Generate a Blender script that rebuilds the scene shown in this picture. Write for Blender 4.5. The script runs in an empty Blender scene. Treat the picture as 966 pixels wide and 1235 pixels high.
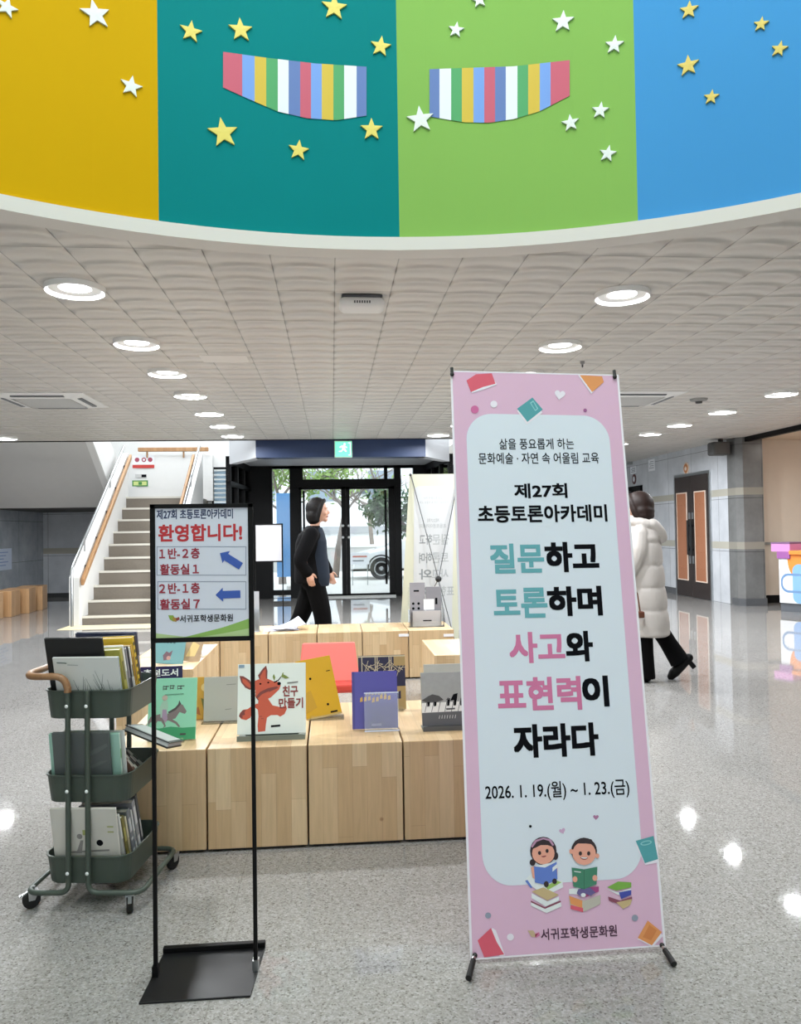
import bpy, bmesh, math, random
from mathutils import Vector, Matrix
random.seed(7)
PI = math.pi
SC = bpy.context.scene
COL = SC.collection

# ------------------------------------------------------------------ camera
W, H, FPX, CZ = 966, 1235, 950.0, 1.32
YAW, PITCH, ROLL = [math.radians(a) for a in (4.99, 1.30, 0.85)]
CAM = Vector((0, 0, CZ))
FWD = Vector((math.sin(YAW)*math.cos(PITCH), math.cos(YAW)*math.cos(PITCH), math.sin(PITCH)))
r0 = Vector((math.cos(YAW), -math.sin(YAW), 0)); u0 = r0.cross(FWD)
RGT = r0*math.cos(ROLL) - u0*math.sin(ROLL); UPV = RGT.cross(FWD)
cd = bpy.data.cameras.new('camera'); cam = bpy.data.objects.new('camera', cd); COL.objects.link(cam)
cd.sensor_fit = 'VERTICAL'; cd.sensor_height = 36.0; cd.lens = 36.0*FPX/H; cd.clip_end = 200; cd.clip_start = .05
cam.matrix_world = Matrix(((RGT.x, UPV.x, -FWD.x, 0), (RGT.y, UPV.y, -FWD.y, 0), (RGT.z, UPV.z, -FWD.z, CZ), (0, 0, 0, 1)))
SC.camera = cam

# ------------------------------------------------------------------ world, light, exposure
wd = bpy.data.worlds.new('overcast'); SC.world = wd; wd.use_nodes = True
bg = wd.node_tree.nodes['Background']; bg.inputs[0].default_value = (.90, .95, 1.0, 1); bg.inputs[1].default_value = 3.2
SC.view_settings.view_transform = 'Standard'; SC.view_settings.look = 'None'
SC.view_settings.gamma = 1; SC.view_settings.use_curve_mapping = False
SC.view_settings.exposure = 0.0
LAMP_W = 43.0
def area_light(name, loc, power, size, shape='DISK', rot=(0, 0, 0), size_y=None, color=(1, 1, 1)):
    l = bpy.data.lights.new(name, 'AREA'); l.energy = power; l.shape = shape; l.size = size; l.color = color
    if size_y: l.size_y = size_y
    o = bpy.data.objects.new(name, l); COL.objects.link(o); o.location = loc; o.rotation_euler = rot
    return o
ROT_C = (.196, .68); ROT_R = 3.30; CEIL = 2.75
area_light('rotunda_skylight_daylight', (ROT_C[0], ROT_C[1], 6.6), 430, 5.6, color=(.95, .975, 1))

area_light('recess_fill_light', (8.1, 10.6, 2.72), 16, .6, color=(1, .97, .93))  # added fill without a fixture, lifts the tan recess wall
# added fill light, unseen behind the camera; brightens the upright faces
area_light('rear_fill_light', (0, -4.6, 1.7), 180, 9.0, 'RECTANGLE', rot=(PI/2, 0, PI), size_y=2.0, color=(.94, .97, 1))

# ------------------------------------------------------------------ pixel helpers (photo frame -> a ray in the place)
def ray(px, py): return FWD + RGT*((px-W/2)/FPX) - UPV*((py-H/2)/FPX)
def zat(px, py, z):
    d = ray(px, py); return CAM + d*((z-CZ)/d.z)
def yat(px, py, y):
    d = ray(px, py); return CAM + d*(y/d.y)

# ------------------------------------------------------------------ materials
def lin(c):
    if isinstance(c, str):
        c = [int(c[i:i+2], 16)/255 for i in (1, 3, 5)]
    return tuple(((x/12.92) if x <= .04045 else ((x+.055)/1.055)**2.4) for x in c) + (1,)
MATS = {}
def mat(name, col, rough=.6, metal=0, spec=.5, var=0, scale=8, bump=0, bscale=40, emit=0, coat=0):
    if name in MATS: return MATS[name]
    m = bpy.data.materials.new(name); m.use_nodes = True; MATS[name] = m
    nt = m.node_tree; b = nt.nodes['Principled BSDF']
    c = lin(col); b.inputs['Base Color'].default_value = c
    b.inputs['Roughness'].default_value = rough; b.inputs['Metallic'].default_value = metal
    b.inputs['Specular IOR Level'].default_value = spec
    if coat: b.inputs['Coat Weight'].default_value = coat
    if emit:
        b.inputs['Emission Color'].default_value = c; b.inputs['Emission Strength'].default_value = emit
    if var or bump:
        tc = nt.nodes.new('ShaderNodeTexCoord')
    if var:
        n = nt.nodes.new('ShaderNodeTexNoise'); n.inputs['Scale'].default_value = scale; n.inputs['Detail'].default_value = 5
        nt.links.new(tc.outputs['Object'], n.inputs['Vector'])
        mx = nt.nodes.new('ShaderNodeMix'); mx.data_type = 'RGBA'
        mx.inputs[6].default_value = tuple(x*(1-var) for x in c[:3])+(1,); mx.inputs[7].default_value = tuple(min(1, x*(1+var)) for x in c[:3])+(1,)
        nt.links.new(n.outputs[0], mx.inputs[0]); nt.links.new(mx.outputs[2], b.inputs['Base Color'])
    if bump:
        n2 = nt.nodes.new('ShaderNodeTexNoise'); n2.inputs['Scale'].default_value = bscale; n2.inputs['Detail'].default_value = 4
        nt.links.new(tc.outputs['Object'], n2.inputs['Vector'])
        bp = nt.nodes.new('ShaderNodeBump'); bp.inputs['Strength'].default_value = bump; bp.inputs['Distance'].default_value = .01
        nt.links.new(n2.outputs[0], bp.inputs['Height']); nt.links.new(bp.outputs[0], b.inputs['Normal'])
    return m

def floor_material():
    m = bpy.data.materials.new('terrazzo'); m.use_nodes = True; nt = m.node_tree; b = nt.nodes['Principled BSDF']; N = nt.nodes.new; L = nt.links.new
    tc = N('ShaderNodeTexCoord')
    v = N('ShaderNodeTexVoronoi'); v.inputs['Scale'].default_value = 190; L(tc.outputs['Object'], v.inputs['Vector'])
    sep = N('ShaderNodeSeparateColor'); L(v.outputs['Color'], sep.inputs[0])
    cr = N('ShaderNodeValToRGB'); e = cr.color_ramp.elements; cr.color_ramp.interpolation = 'CONSTANT'
    e[0].position = 0; e[0].color = lin('#8b8781'); e[1].position = .07; e[1].color = lin('#aba8a3')
    for p, c in ((.25, '#b6b3ae'), (.5, '#bdbab6'), (.72, '#c4c2be'), (.9, '#d0cecb')):
        q = e.new(p); q.color = lin(c)
    L(sep.outputs[0], cr.inputs[0])
    n = N('ShaderNodeTexNoise'); n.inputs['Scale'].default_value = 60; n.inputs['Detail'].default_value = 6; L(tc.outputs['Object'], n.inputs['Vector'])
    m1 = N('ShaderNodeMix'); m1.data_type = 'RGBA'; m1.blend_type = 'OVERLAY'; m1.inputs[0].default_value = .35
    L(cr.outputs[0], m1.inputs[6]); L(n.outputs[0], m1.inputs[7])
    n3 = N('ShaderNodeTexNoise'); n3.inputs['Scale'].default_value = 1.2; n3.inputs['Detail'].default_value = 3; L(tc.outputs['Object'], n3.inputs['Vector'])
    br = N('ShaderNodeTexBrick'); br.offset = 0; br.inputs['Scale'].default_value = 1; br.inputs['Brick Width'].default_value = .9; br.inputs['Row Height'].default_value = .9
    br.inputs['Mortar Size'].default_value = .0022; br.inputs['Color1'].default_value = (.575, .575, .58, 1); br.inputs['Color2'].default_value = (.55, .55, .555, 1); br.inputs['Mortar'].default_value = (.45, .445, .44, 1)
    mp = N('ShaderNodeMapping'); mp.inputs['Location'].default_value = (.36, .29, 0); L(tc.outputs['Object'], mp.inputs[0]); L(mp.outputs[0], br.inputs['Vector'])
    m2 = N('ShaderNodeMix'); m2.data_type = 'RGBA'; m2.blend_type = 'MULTIPLY'; m2.inputs[0].default_value = 1
    L(m1.outputs[2], m2.inputs[6]); L(br.outputs['Color'], m2.inputs[7]); L(m2.outputs[2], b.inputs['Base Color'])
    mr = N('ShaderNodeMapRange'); mr.inputs[3].default_value = .02; mr.inputs[4].default_value = .045; L(n3.outputs[0], mr.inputs[0]); L(mr.outputs[0], b.inputs['Roughness'])
    b.inputs['Specular IOR Level'].default_value = .46
    return m

def ceiling_material():
    m = bpy.data.materials.new('relief_ceiling_tile'); m.use_nodes = True; nt = m.node_tree; b = nt.nodes['Principled BSDF']; N = nt.nodes.new; L = nt.links.new
    b.inputs['Roughness'].default_value = .42; b.inputs['Specular IOR Level'].default_value = .5
    tc = N('ShaderNodeTexCoord'); mp = N('ShaderNodeMapping'); mp.inputs['Location'].default_value = (-.034, .02, 0); L(tc.outputs['Object'], mp.inputs[0])
    br = N('ShaderNodeTexBrick'); br.offset = 0; br.inputs['Scale'].default_value = 1; br.inputs['Brick Width'].default_value = .336; br.inputs['Row Height'].default_value = .672
    br.inputs['Mortar Size'].default_value = .0035; br.inputs['Mortar Smooth'].default_value = .3
    br.inputs['Color1'].default_value = lin('#d2cec7'); br.inputs['Color2'].default_value = lin('#d8d4cd'); br.inputs['Mortar'].default_value = lin('#aba69f')
    L(mp.outputs[0], br.inputs['Vector']); L(br.outputs['Color'], b.inputs['Base Color'])
    sx = N('ShaderNodeSeparateXYZ'); L(mp.outputs[0], sx.inputs[0])
    def math_(op, a, c=None):
        q = N('ShaderNodeMath'); q.operation = op
        if isinstance(a, (int, float)): q.inputs[0].default_value = a
        else: L(a, q.inputs[0])
        if c is not None:
            if isinstance(c, (int, float)): q.inputs[1].default_value = c
            else: L(c, q.inputs[1])
        return q.outputs[0]
    nz = N('ShaderNodeTexNoise'); nz.inputs['Scale'].default_value = 5; L(mp.outputs[0], nz.inputs['Vector'])
    wob = math_('MULTIPLY', math_('SUBTRACT', nz.outputs[0], .5), .9)
    ax = math_('ABSOLUTE', math_('SINE', math_('MULTIPLY', sx.outputs[0], PI/.336)))
    curve = math_('MULTIPLY', ax, .9)
    ph = math_('ADD', math_('ADD', math_('MULTIPLY', sx.outputs[1], 2*PI/.224), curve), wob)
    wave = math_('ADD', math_('MULTIPLY', math_('SINE', ph), .5), .5)
    env = math_('POWER', ax, .5)
    hgt = math_('MULTIPLY', math_('POWER', wave, 1.6), env)
    bp = N('ShaderNodeBump'); bp.inputs['Strength'].default_value = 1.0; bp.inputs['Distance'].default_value = .05
    L(hgt, bp.inputs['Height']); L(bp.outputs[0], b.inputs['Normal'])
    return m

def wood_material(name, c1, c2, c3, stave=.062, length=.55, rough=.38):
    m = bpy.data.materials.new(name); m.use_nodes = True; nt = m.node_tree; b = nt.nodes['Principled BSDF']; N = nt.nodes.new; L = nt.links.new
    uv = N('ShaderNodeUVMap'); oi = N('ShaderNodeObjectInfo')
    ml = N('ShaderNodeMath'); ml.operation = 'MULTIPLY'; ml.inputs[1].default_value = 37.3; L(oi.outputs['Random'], ml.inputs[0])
    cx = N('ShaderNodeCombineXYZ'); L(ml.outputs[0], cx.inputs[0]); L(ml.outputs[0], cx.inputs[1])
    ad = N('ShaderNodeVectorMath'); L(uv.outputs[0], ad.inputs[0]); L(cx.outputs[0], ad.inputs[1])
    br = N('ShaderNodeTexBrick'); br.offset = .37; br.offset_frequency = 2; br.squash = .7; br.squash_frequency = 3
    br.inputs['Scale'].default_value = 1; br.inputs['Brick Width'].default_value = length; br.inputs['Row Height'].default_value = stave; br.inputs['Mortar Size'].default_value = .0004
    br.inputs['Color1'].default_value = lin(c1); br.inputs['Color2'].default_value = lin(c2); br.inputs['Mortar'].default_value = lin(c3)
    L(ad.outputs[0], br.inputs['Vector'])
    mp = N('ShaderNodeMapping'); mp.inputs['Scale'].default_value = (5, 70, 1); L(ad.outputs[0], mp.inputs[0])
    n = N('ShaderNodeTexNoise'); n.inputs['Scale'].default_value = 1; n.inputs['Detail'].default_value = 5; n.inputs['Distortion'].default_value = .6; L(mp.outputs[0], n.inputs['Vector'])
    mr = N('ShaderNodeMapRange'); mr.inputs[3].default_value = .8; mr.inputs[4].default_value = 1.16; L(n.outputs[0], mr.inputs[0])
    mx = N('ShaderNodeMix'); mx.data_type = 'RGBA'; mx.blend_type = 'MULTIPLY'; mx.inputs[0].default_value = 1; L(br.outputs['Color'], mx.inputs[6]); L(mr.outputs[0], mx.inputs[7])
    v = N('ShaderNodeTexVoronoi'); v.inputs['Scale'].default_value = 5.5; L(ad.outputs[0], v.inputs['Vector'])
    kr = N('ShaderNodeValToRGB'); kr.color_ramp.elements[0].color = (.35, .2, .1, 1); kr.color_ramp.elements[0].position = .025; kr.color_ramp.elements[1].color = (1, 1, 1, 1); kr.color_ramp.elements[1].position = .06
    L(v.outputs['Distance'], kr.inputs[0])
    m3 = N('ShaderNodeMix'); m3.data_type = 'RGBA'; m3.blend_type = 'MULTIPLY'; m3.inputs[0].default_value = .6; L(mx.outputs[2], m3.inputs[6]); L(kr.outputs[0], m3.inputs[7])
    L(m3.outputs[2], b.inputs['Base Color']); b.inputs['Roughness'].default_value = rough
    return m

def stone_material(name, c1, c2, tile=(.9, .75), band=None, rough=.22, joint='#8d8f90', loc=(0, 0, 0)):
    m = bpy.data.materials.new(name); m.use_nodes = True; nt = m.node_tree; b = nt.nodes['Principled BSDF']; N = nt.nodes.new; L = nt.links.new
    uv = N('ShaderNodeUVMap'); tc = N('ShaderNodeTexCoord')
    sp = N('ShaderNodeSeparateXYZ'); L(uv.outputs[0], sp.inputs[0]); cb = N('ShaderNodeCombineXYZ'); L(sp.outputs[1], cb.inputs[0]); L(sp.outputs[0], cb.inputs[1])
    n = N('ShaderNodeTexNoise'); n.inputs['Scale'].default_value = 2.2; n.inputs['Detail'].default_value = 9; n.inputs['Roughness'].default_value = .65; L(tc.outputs['Object'], n.inputs['Vector'])
    cr = N('ShaderNodeValToRGB'); cr.color_ramp.elements[0].position = .3; cr.color_ramp.elements[1].position = .7; cr.color_ramp.elements[0].color = lin(c1); cr.color_ramp.elements[1].color = lin(c2); L(n.outputs[0], cr.inputs[0])
    br = N('ShaderNodeTexBrick'); br.offset = 0; br.inputs['Scale'].default_value = 1; br.inputs['Brick Width'].default_value = tile[0]; br.inputs['Row Height'].default_value = tile[1]; br.inputs['Mortar Size'].default_value = .004
    br.inputs['Color1'].default_value = (1, 1, 1, 1); br.inputs['Color2'].default_value = (.93, .935, .94, 1); br.inputs['Mortar'].default_value = lin(joint)
    L(cb.outputs[0], br.inputs['Vector'])
    mx = N('ShaderNodeMix'); mx.data_type = 'RGBA'; mx.blend_type = 'MULTIPLY'; mx.inputs[0].default_value = 1; L(cr.outputs[0], mx.inputs[6]); L(br.outputs['Color'], mx.inputs[7])
    out = mx.outputs[2]
    if band:
        for z in band[1]:
            a = N('ShaderNodeMath'); a.operation = 'COMPARE'; a.inputs[1].default_value = z; a.inputs[2].default_value = band[2]; L(sp.outputs[0], a.inputs[0])
            q = N('ShaderNodeMix'); q.data_type = 'RGBA'; L(a.outputs[0], q.inputs[0]); L(out, q.inputs[6]); q.inputs[7].default_value = lin(band[0]); out = q.outputs[2]
    L(out, b.inputs['Base Color']); b.inputs['Roughness'].default_value = rough
    return m

def glass_material(name, tint=(.94, .97, .98), refl=.10):
    m = bpy.data.materials.new(name); m.use_nodes = True; nt = m.node_tree; N = nt.nodes.new; L = nt.links.new
    nt.nodes.remove(nt.nodes['Principled BSDF']); out = nt.nodes['Material Output']
    t = N('ShaderNodeBsdfTransparent'); t.inputs[0].default_value = tint+(1,)
    g = N('ShaderNodeBsdfGlossy'); g.inputs['Roughness'].default_value = .02
    fr = N('ShaderNodeFresnel'); fr.inputs[0].default_value = 1.45
    ml = N('ShaderNodeMath'); ml.operation = 'MULTIPLY'; ml.inputs[1].default_value = refl*10; L(fr.outputs[0], ml.inputs[0])
    mx = N('ShaderNodeMixShader'); L(ml.outputs[0], mx.inputs[0]); L(t.outputs[0], mx.inputs[1]); L(g.outputs[0], mx.inputs[2]); L(mx.outputs[0], out.inputs[0])
    return m

FLOORM = floor_material(); CEILM = ceiling_material()
WOOD = wood_material('laminated_pale_wood', '#d6bd97', '#c2a37b', '#93775a')
RAILW = wood_material('handrail_wood', '#b98f63', '#a87d54', '#80603f')
TANWOOD = wood_material('handle_wood', '#9a7350', '#8a6444', '#6a4a30', rough=.45)
STONE = stone_material('grey_marble', '#c0c4ca', '#d8dbe0', (1.0, .88), ('#b7b3a6', (1.87, .98), .06))
STONED = stone_material('dark_grey_marble', '#84898f', '#a3a8ae', (1.0, .8))
PILST = stone_material('pillar_marble_shaded', '#656564', '#7b7b7a', (1.0, .88), ('#8f8b80', (1.87, .98), .06))  # same banded marble, darkened: shade on the pillar face is in the colour
GLASS = glass_material('clear_glass'); ACR = glass_material('clear_acrylic', (.97, .985, .99), .16)
BLACK = mat('black_powder_coat', '#060607', .5, spec=.18, var=.1)
FRAME = mat('black_door_frame', '#08090b', .5, spec=.2)
WHITE = mat('white_paint', '#e8e8e6', .55, var=.02)
PAPER = mat('white_paper', '#eceef3', .7, var=.02)
PAGES = mat('book_pages', '#e6e1d3', .8, var=.05, scale=60)
STEEL = mat('brushed_steel', '#b9bcbe', .3, metal=1, var=.06)
DARK = mat('dark_plastic', '#17181a', .45)
RUB = mat('black_rubber', '#0f0f10', .7, var=.1)
def cm(hexc, rough=.55, **k): return mat('tone_'+hexc[1:]+('_%d' % int(rough*100)), hexc, rough, **k)

# ------------------------------------------------------------------ mesh builder
class M:
    def __init__(s): s.v = []; s.f = []; s.m = []; s.sm = []
    def add(s, vs, fs, mi=0, smooth=False):
        o = len(s.v); s.v += [Vector(p) for p in vs]
        for f in fs: s.f.append([i+o for i in f]); s.m.append(mi); s.sm.append(smooth)
        return s
    def box(s, x0, x1, y0, y1, z0, z1, mi=0, T=None):
        vs = [Vector((x, y, z)) for z in (z0, z1) for y in (y0, y1) for x in (x0, x1)]
        if T: vs = [T @ p for p in vs]
        return s.add(vs, [(0, 2, 3, 1), (4, 5, 7, 6), (0, 1, 5, 4), (2, 6, 7, 3), (0, 4, 6, 2), (1, 3, 7, 5)], mi)
    def poly(s, pts, mi=0): return s.add(pts, [list(range(len(pts)))], mi)
    def prism(s, pts, d, mi=0):
        n = len(pts); d = Vector(d); a = [Vector(p) for p in pts]; b = [p+d for p in a]
        fs = [list(range(n))[::-1], list(range(n, 2*n))] + [(i, (i+1) % n, n+(i+1) % n, n+i) for i in range(n)]
        return s.add(a+b, fs, mi)
    def tube(s, path, r, n=10, mi=0, closed=False):
        P = [Vector(p) for p in path]; R = r if isinstance(r, (list, tuple)) else [r]*len(P)
        m = len(P); vs = []; prev = None
        for i, p in enumerate(P):
            if closed: t = P[(i+1) % m]-P[i-1]
            else: t = P[min(i+1, m-1)]-P[max(i-1, 0)]
            t.normalize()
            if prev is None:
                a = Vector((0, 0, 1)) if abs(t.z) < .9 else Vector((1, 0, 0)); u = t.cross(a).normalized()
            else: u = (prev - t*prev.dot(t)).normalized()
            prev = u; w = t.cross(u)
            for k in range(n):
                an = 2*PI*k/n; vs.append(p+(u*math.cos(an)+w*math.sin(an))*R[i])
        fs = []
        for i in range(m if closed else m-1):
            j = (i+1) % m
            for k in range(n): fs.append((i*n+k, i*n+(k+1) % n, j*n+(k+1) % n, j*n+k))
        s.add(vs, fs, mi, True)
        if not closed: 
            o = len(s.v)-m*n
            s.f.append([o+k for k in range(n)][::-1]); s.m.append(mi); s.sm.append(False)
            s.f.append([o+(m-1)*n+k for k in range(n)]); s.m.append(mi); s.sm.append(False)
        return s
    def lathe(s, prof, n=24, T=None, mi=0):
        vs = []
        for r, z in prof:
            for k in range(n):
                a = 2*PI*k/n; p = Vector((r*math.cos(a), r*math.sin(a), z)); vs.append(T @ p if T else p)
        fs = []
        m = len(prof)
        for i in range(m-1):
            for k in range(n): fs.append((i*n+k, i*n+(k+1) % n, (i+1)*n+(k+1) % n, (i+1)*n+k))
        s.add(vs, fs, mi, True); o = len(s.v)-m*n
        if prof[0][0] > 1e-5: s.f.append([o+k for k in range(n)][::-1]); s.m.append(mi); s.sm.append(False)
        if prof[-1][0] > 1e-5: s.f.append([o+(m-1)*n+k for k in range(n)]); s.m.append(mi); s.sm.append(False)
        return s
    def ball(s, c, r, nu=16, nv=10, mi=0, fn=None, T=None):
        rx, ry, rz = r if isinstance(r, (tuple, list)) else (r, r, r); c = Vector(c); vs = [Vector((0, 0, -rz))]
        for j in range(1, nv):
            t = -PI/2+PI*j/nv
            for k in range(nu):
                a = 2*PI*k/nu; vs.append(Vector((rx*math.cos(t)*math.cos(a), ry*math.cos(t)*math.sin(a), rz*math.sin(t))))
        vs.append(Vector((0, 0, rz)))
        if fn: vs = [fn(p) for p in vs]
        if T: vs = [T @ p for p in vs]
        vs = [p+c for p in vs]; q = len(vs)-1
        fs = [(0, 1+(k+1) % nu, 1+k) for k in range(nu)]
        for j in range(nv-2):
            for k in range(nu): a = 1+j*nu; fs.append((a+k, a+(k+1) % nu, a+nu+(k+1) % nu, a+nu+k))
        a = 1+(nv-2)*nu; fs += [(a+k, a+(k+1) % nu, q) for k in range(nu)]
        return s.add(vs, fs, mi, True)
    def sections(s, secs, n=28, mi=0, power=2.3):
        """stack of super-ellipse sections (z, cx, cy, rx, ry)"""
        vs = []
        for z, cx, cy, rx, ry in secs:
            for k in range(n):
                a = 2*PI*k/n; c, q = math.cos(a), math.sin(a)
                vs.append(Vector((cx+rx*math.copysign(abs(c)**(2/power), c), cy+ry*math.copysign(abs(q)**(2/power), q), z)))
        m = len(secs); fs = []
        for i in range(m-1):
            for k in range(n): fs.append((i*n+k, i*n+(k+1) % n, (i+1)*n+(k+1) % n, (i+1)*n+k))
        fs.append(list(range(n))[::-1]); fs.append(list(range((m-1)*n, m*n)))
        return s.add(vs, fs, mi, True)
    def build(s, name, mats, parent=None, world=False, bevel=0, segs=2, sharp=40, mods=()):
        if not isinstance(mats, (list, tuple)): mats = [mats]
        vs = s.v
        if world and parent is not None:
            T = Matrix.Identity(4); p = parent
            while p is not None: T = p.matrix_basis @ T; p = p.parent
            Ti = T.inverted(); vs = [Ti @ p for p in vs]
        me = bpy.data.meshes.new(name); me.from_pydata([tuple(p) for p in vs], [], s.f)
        for mm in mats: me.materials.append(mm)
        me.polygons.foreach_set('material_index', s.m); me.polygons.foreach_set('use_smooth', s.sm)
        bm = bmesh.new(); bm.from_mesh(me); bmesh.ops.recalc_face_normals(bm, faces=bm.faces) if not getattr(s, 'keep', False) else None
        bm.to_mesh(me); bm.free()
        uvl = me.uv_layers.new(name='UVMap')
        for pl in me.polygons:
            n = pl.normal; ax = max(range(3), key=lambda i: abs(n[i]))
            for li in pl.loop_indices:
                c = me.vertices[me.loops[li].vertex_index].co
                uvl.data[li].uv = ((c.y, c.x) if ax == 2 else ((c.z, c.x) if ax == 1 else (c.z, c.y)))
        if any(s.sm): me.set_sharp_from_angle(angle=math.radians(sharp))
        o = bpy.data.objects.new(name, me); COL.objects.link(o)
        if parent is not None: o.parent = parent
        if bevel:
            b = o.modifiers.new('bevel', 'BEVEL'); b.width = bevel; b.segments = segs; b.limit_method = 'ANGLE'; b.angle_limit = .6
        return o

def thing(name, label, cat, loc=(0, 0, 0), rz=0, group=None):
    o = bpy.data.objects.new(name, None); o.empty_display_size = .1; COL.objects.link(o)
    o.location = loc; o.rotation_euler = (0, 0, rz); return tag(o, label, cat, group)
def tag(o, label, cat, group=None, kind=None):
    o['label'] = label; o['category'] = cat
    if group: o['group'] = group
    if kind: o['kind'] = kind
    return o
def struct(o, label=None):
    o['kind'] = 'structure'
    if label: o['label'] = label
    return o
def copy_tree(o, parent=None):
    c = o.copy(); COL.objects.link(c)
    if parent is not None: c.parent = parent
    for ch in o.children: copy_tree(ch, c)
    return c
def rot(ax, deg, at=(0, 0, 0)):
    a = Vector(at); return Matrix.Translation(a) @ Matrix.Rotation(math.radians(deg), 4, ax) @ Matrix.Translation(-a)

# ------------------------------------------------------------------ printed graphics on planes
class Plane:
    def __init__(s, O, U, V):
        s.O = Vector(O); s.U = Vector(U).normalized(); V = Vector(V); s.V = (V - s.U*V.dot(s.U)).normalized(); s.N = s.U.cross(s.V)
    def px(s, x, y):
        d = ray(x, y); p = CAM + d*((s.O-CAM).dot(s.N)/d.dot(s.N)) - s.O
        return p.dot(s.U), p.dot(s.V)
    def at(s, u, v, off=0): return s.O+s.U*u+s.V*v+s.N*off
    def P(s, x, y, off=0): return s.at(*s.px(x, y), off)

def text_geo(body, bold=0.0, res=3):
    c = bpy.data.curves.new('lettering', 'FONT'); c.body = body; c.size = 1; c.resolution_u = res
    o = bpy.data.objects.new('lettering', c); COL.objects.link(o)
    dg = bpy.context.evaluated_depsgraph_get(); dg.update()
    me = bpy.data.meshes.new_from_object(o.evaluated_get(dg))
    vs = [(v.co.x, v.co.y) for v in me.vertices]; fs = [list(p.vertices) for p in me.polygons]
    bpy.data.objects.remove(o); bpy.data.curves.remove(c); bpy.data.meshes.remove(me)
    if bold:      # heavier stroke: the same glyphs overlaid with small shifts
        nv = len(vs); v0, f0 = vs, fs; vs, fs = [], []
        for k in range(9):
            ox, oy = (0, 0) if k == 8 else (.88*bold*(-1, 0, 1, 1, 1, 0, -1, -1)[k], .88*bold*(-1, -1, -1, 0, 1, 1, 1, 0)[k])
            vs += [(x+ox, y+oy) for x, y in v0]; fs += [[i+nv*k for i in f] for f in f0]
    x0 = min(v[0] for v in vs); x1 = max(v[0] for v in vs); y0 = min(v[1] for v in vs); y1 = max(v[1] for v in vs)
    n0 = len(vs)//9 if bold else len(vs)
    return [((x-x0)/(x1-x0), (y-y0)/(y1-y0), (i//n0)*.00003) for i, (x, y) in enumerate(vs)], fs

class Print:
    """flat printed shapes on a plane, one mesh, several inks"""
    def __init__(s, pl, off=.0006, mirror=False): s.pl = pl; s.mb = M(); s.mb.keep = True; s.mats = []; s.off = off; s.k = 0
    def mi(s, m):
        if m not in s.mats: s.mats.append(m)
        return s.mats.index(m)
    def layer(s): s.k += 1; return s.off + s.k*.00006
    def uv(s, pts, m): 
        o = s.layer(); s.mb.poly([s.pl.at(u, v, o) for u, v in pts], s.mi(m)); return s
    def px(s, pts, m): return s.uv([s.pl.px(x, y) for x, y in pts], m)
    def ell(s, cx, cy, rx, ry, m, rotd=0, n=20, a0=0, a1=360):
        c, q = math.cos(math.radians(rotd)), math.sin(math.radians(rotd)); pts = []
        for k in range(n+(1 if a1-a0 < 360 else 0)):
            a = math.radians(a0+(a1-a0)*k/n); x, y = rx*math.cos(a), ry*math.sin(a); pts.append((cx+x*c-y*q, cy+x*q+y*c))
        return s.px(pts, m)
    def text(s, body, x0, x1, yt, yb, m, bold=.0, skew=0):
        vs, fs = text_geo(body, bold); xm, ym = (x0+x1)/2, (yt+yb)/2
        uL, vL = s.pl.px(x0, ym); uR, vR = s.pl.px(x1, ym); _, vT = s.pl.px(xm, yt); _, vB = s.pl.px(xm, yb)
        return s._put(vs, fs, uL, uR, vB, vT, m)
    def textuv(s, body, u0, u1, v0, v1, m, bold=0.0, mirror=False):
        vs, fs = text_geo(body, bold)
        if mirror: vs = [(1-a, b, d) for a, b, d in vs]
        return s._put(vs, fs, u0, u1, v0, v1, m)
    def _put(s, vs, fs, u0, u1, v0, v1, m):
        o = s.layer(); s.mb.add([s.pl.at(u0+(u1-u0)*a, v0+(v1-v0)*b, o+d) for a, b, d in vs], fs, s.mi(m)); return s
    def build(s, name, parent): return s.mb.build(name, s.mats, parent, world=True)

def rrect(x0, x1, y0, y1, r, n=8):
    pts = []
    for cx, cy, a in ((x1-r, y1-r, 0), (x0+r, y1-r, 90), (x0+r, y0+r, 180), (x1-r, y0+r, 270)):
        for k in range(n+1):
            t = math.radians(a+90*k/n); pts.append((cx+r*math.cos(t), cy+r*math.sin(t)))
    return pts

# ================================================================== STRUCTURE
struct(M().box(-9, 9.5, -5, 15.95, -.1, 0).build('floor', FLOORM))
struct(M().box(-9, -.5, 15.95, 17.6, -.1, 0).build('floor', FLOORM))
struct(M().box(2.5, 6.7, 15.95, 18.3, -.1, 0).build('floor', FLOORM))

# ceiling with the round opening of the rotunda
def ceiling_mesh(outer, hole, z0, z1, name, m):
    bm = bmesh.new(); ed = []
    for loop in (outer, hole):
        vs = [bm.verts.new((x, y, z0)) for x, y in loop]
        ed += [bm.edges.new((vs[i], vs[(i+1) % len(vs)])) for i in range(len(vs))]
    bmesh.ops.triangle_fill(bm, edges=ed, use_beauty=True, use_dissolve=False)
    ex = bmesh.ops.extrude_face_region(bm, geom=bm.faces[:])
    for v in [g for g in ex['geom'] if isinstance(g, bmesh.types.BMVert)]: v.co.z = z1
    bmesh.ops.recalc_face_normals(bm, faces=bm.faces)
    me = bpy.data.meshes.new(name); bm.to_mesh(me); bm.free(); me.materials.append(m)
    o = bpy.data.objects.new(name, me); COL.objects.link(o); return o
NH = 96
hole = [(ROT_C[0]+(ROT_R+.01)*math.cos(2*PI*k/NH), ROT_C[1]+(ROT_R+.01)*math.sin(2*PI*k/NH)) for k in range(NH)]
outer = [(-9, -5), (6.72, -5), (6.72, 18.3), (2.4, 18.3), (2.4, 12.22), (-9, 12.50)]
struct(ceiling_mesh(outer, hole, CEIL, CEIL+.25, 'ceiling', CEILM))
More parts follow.
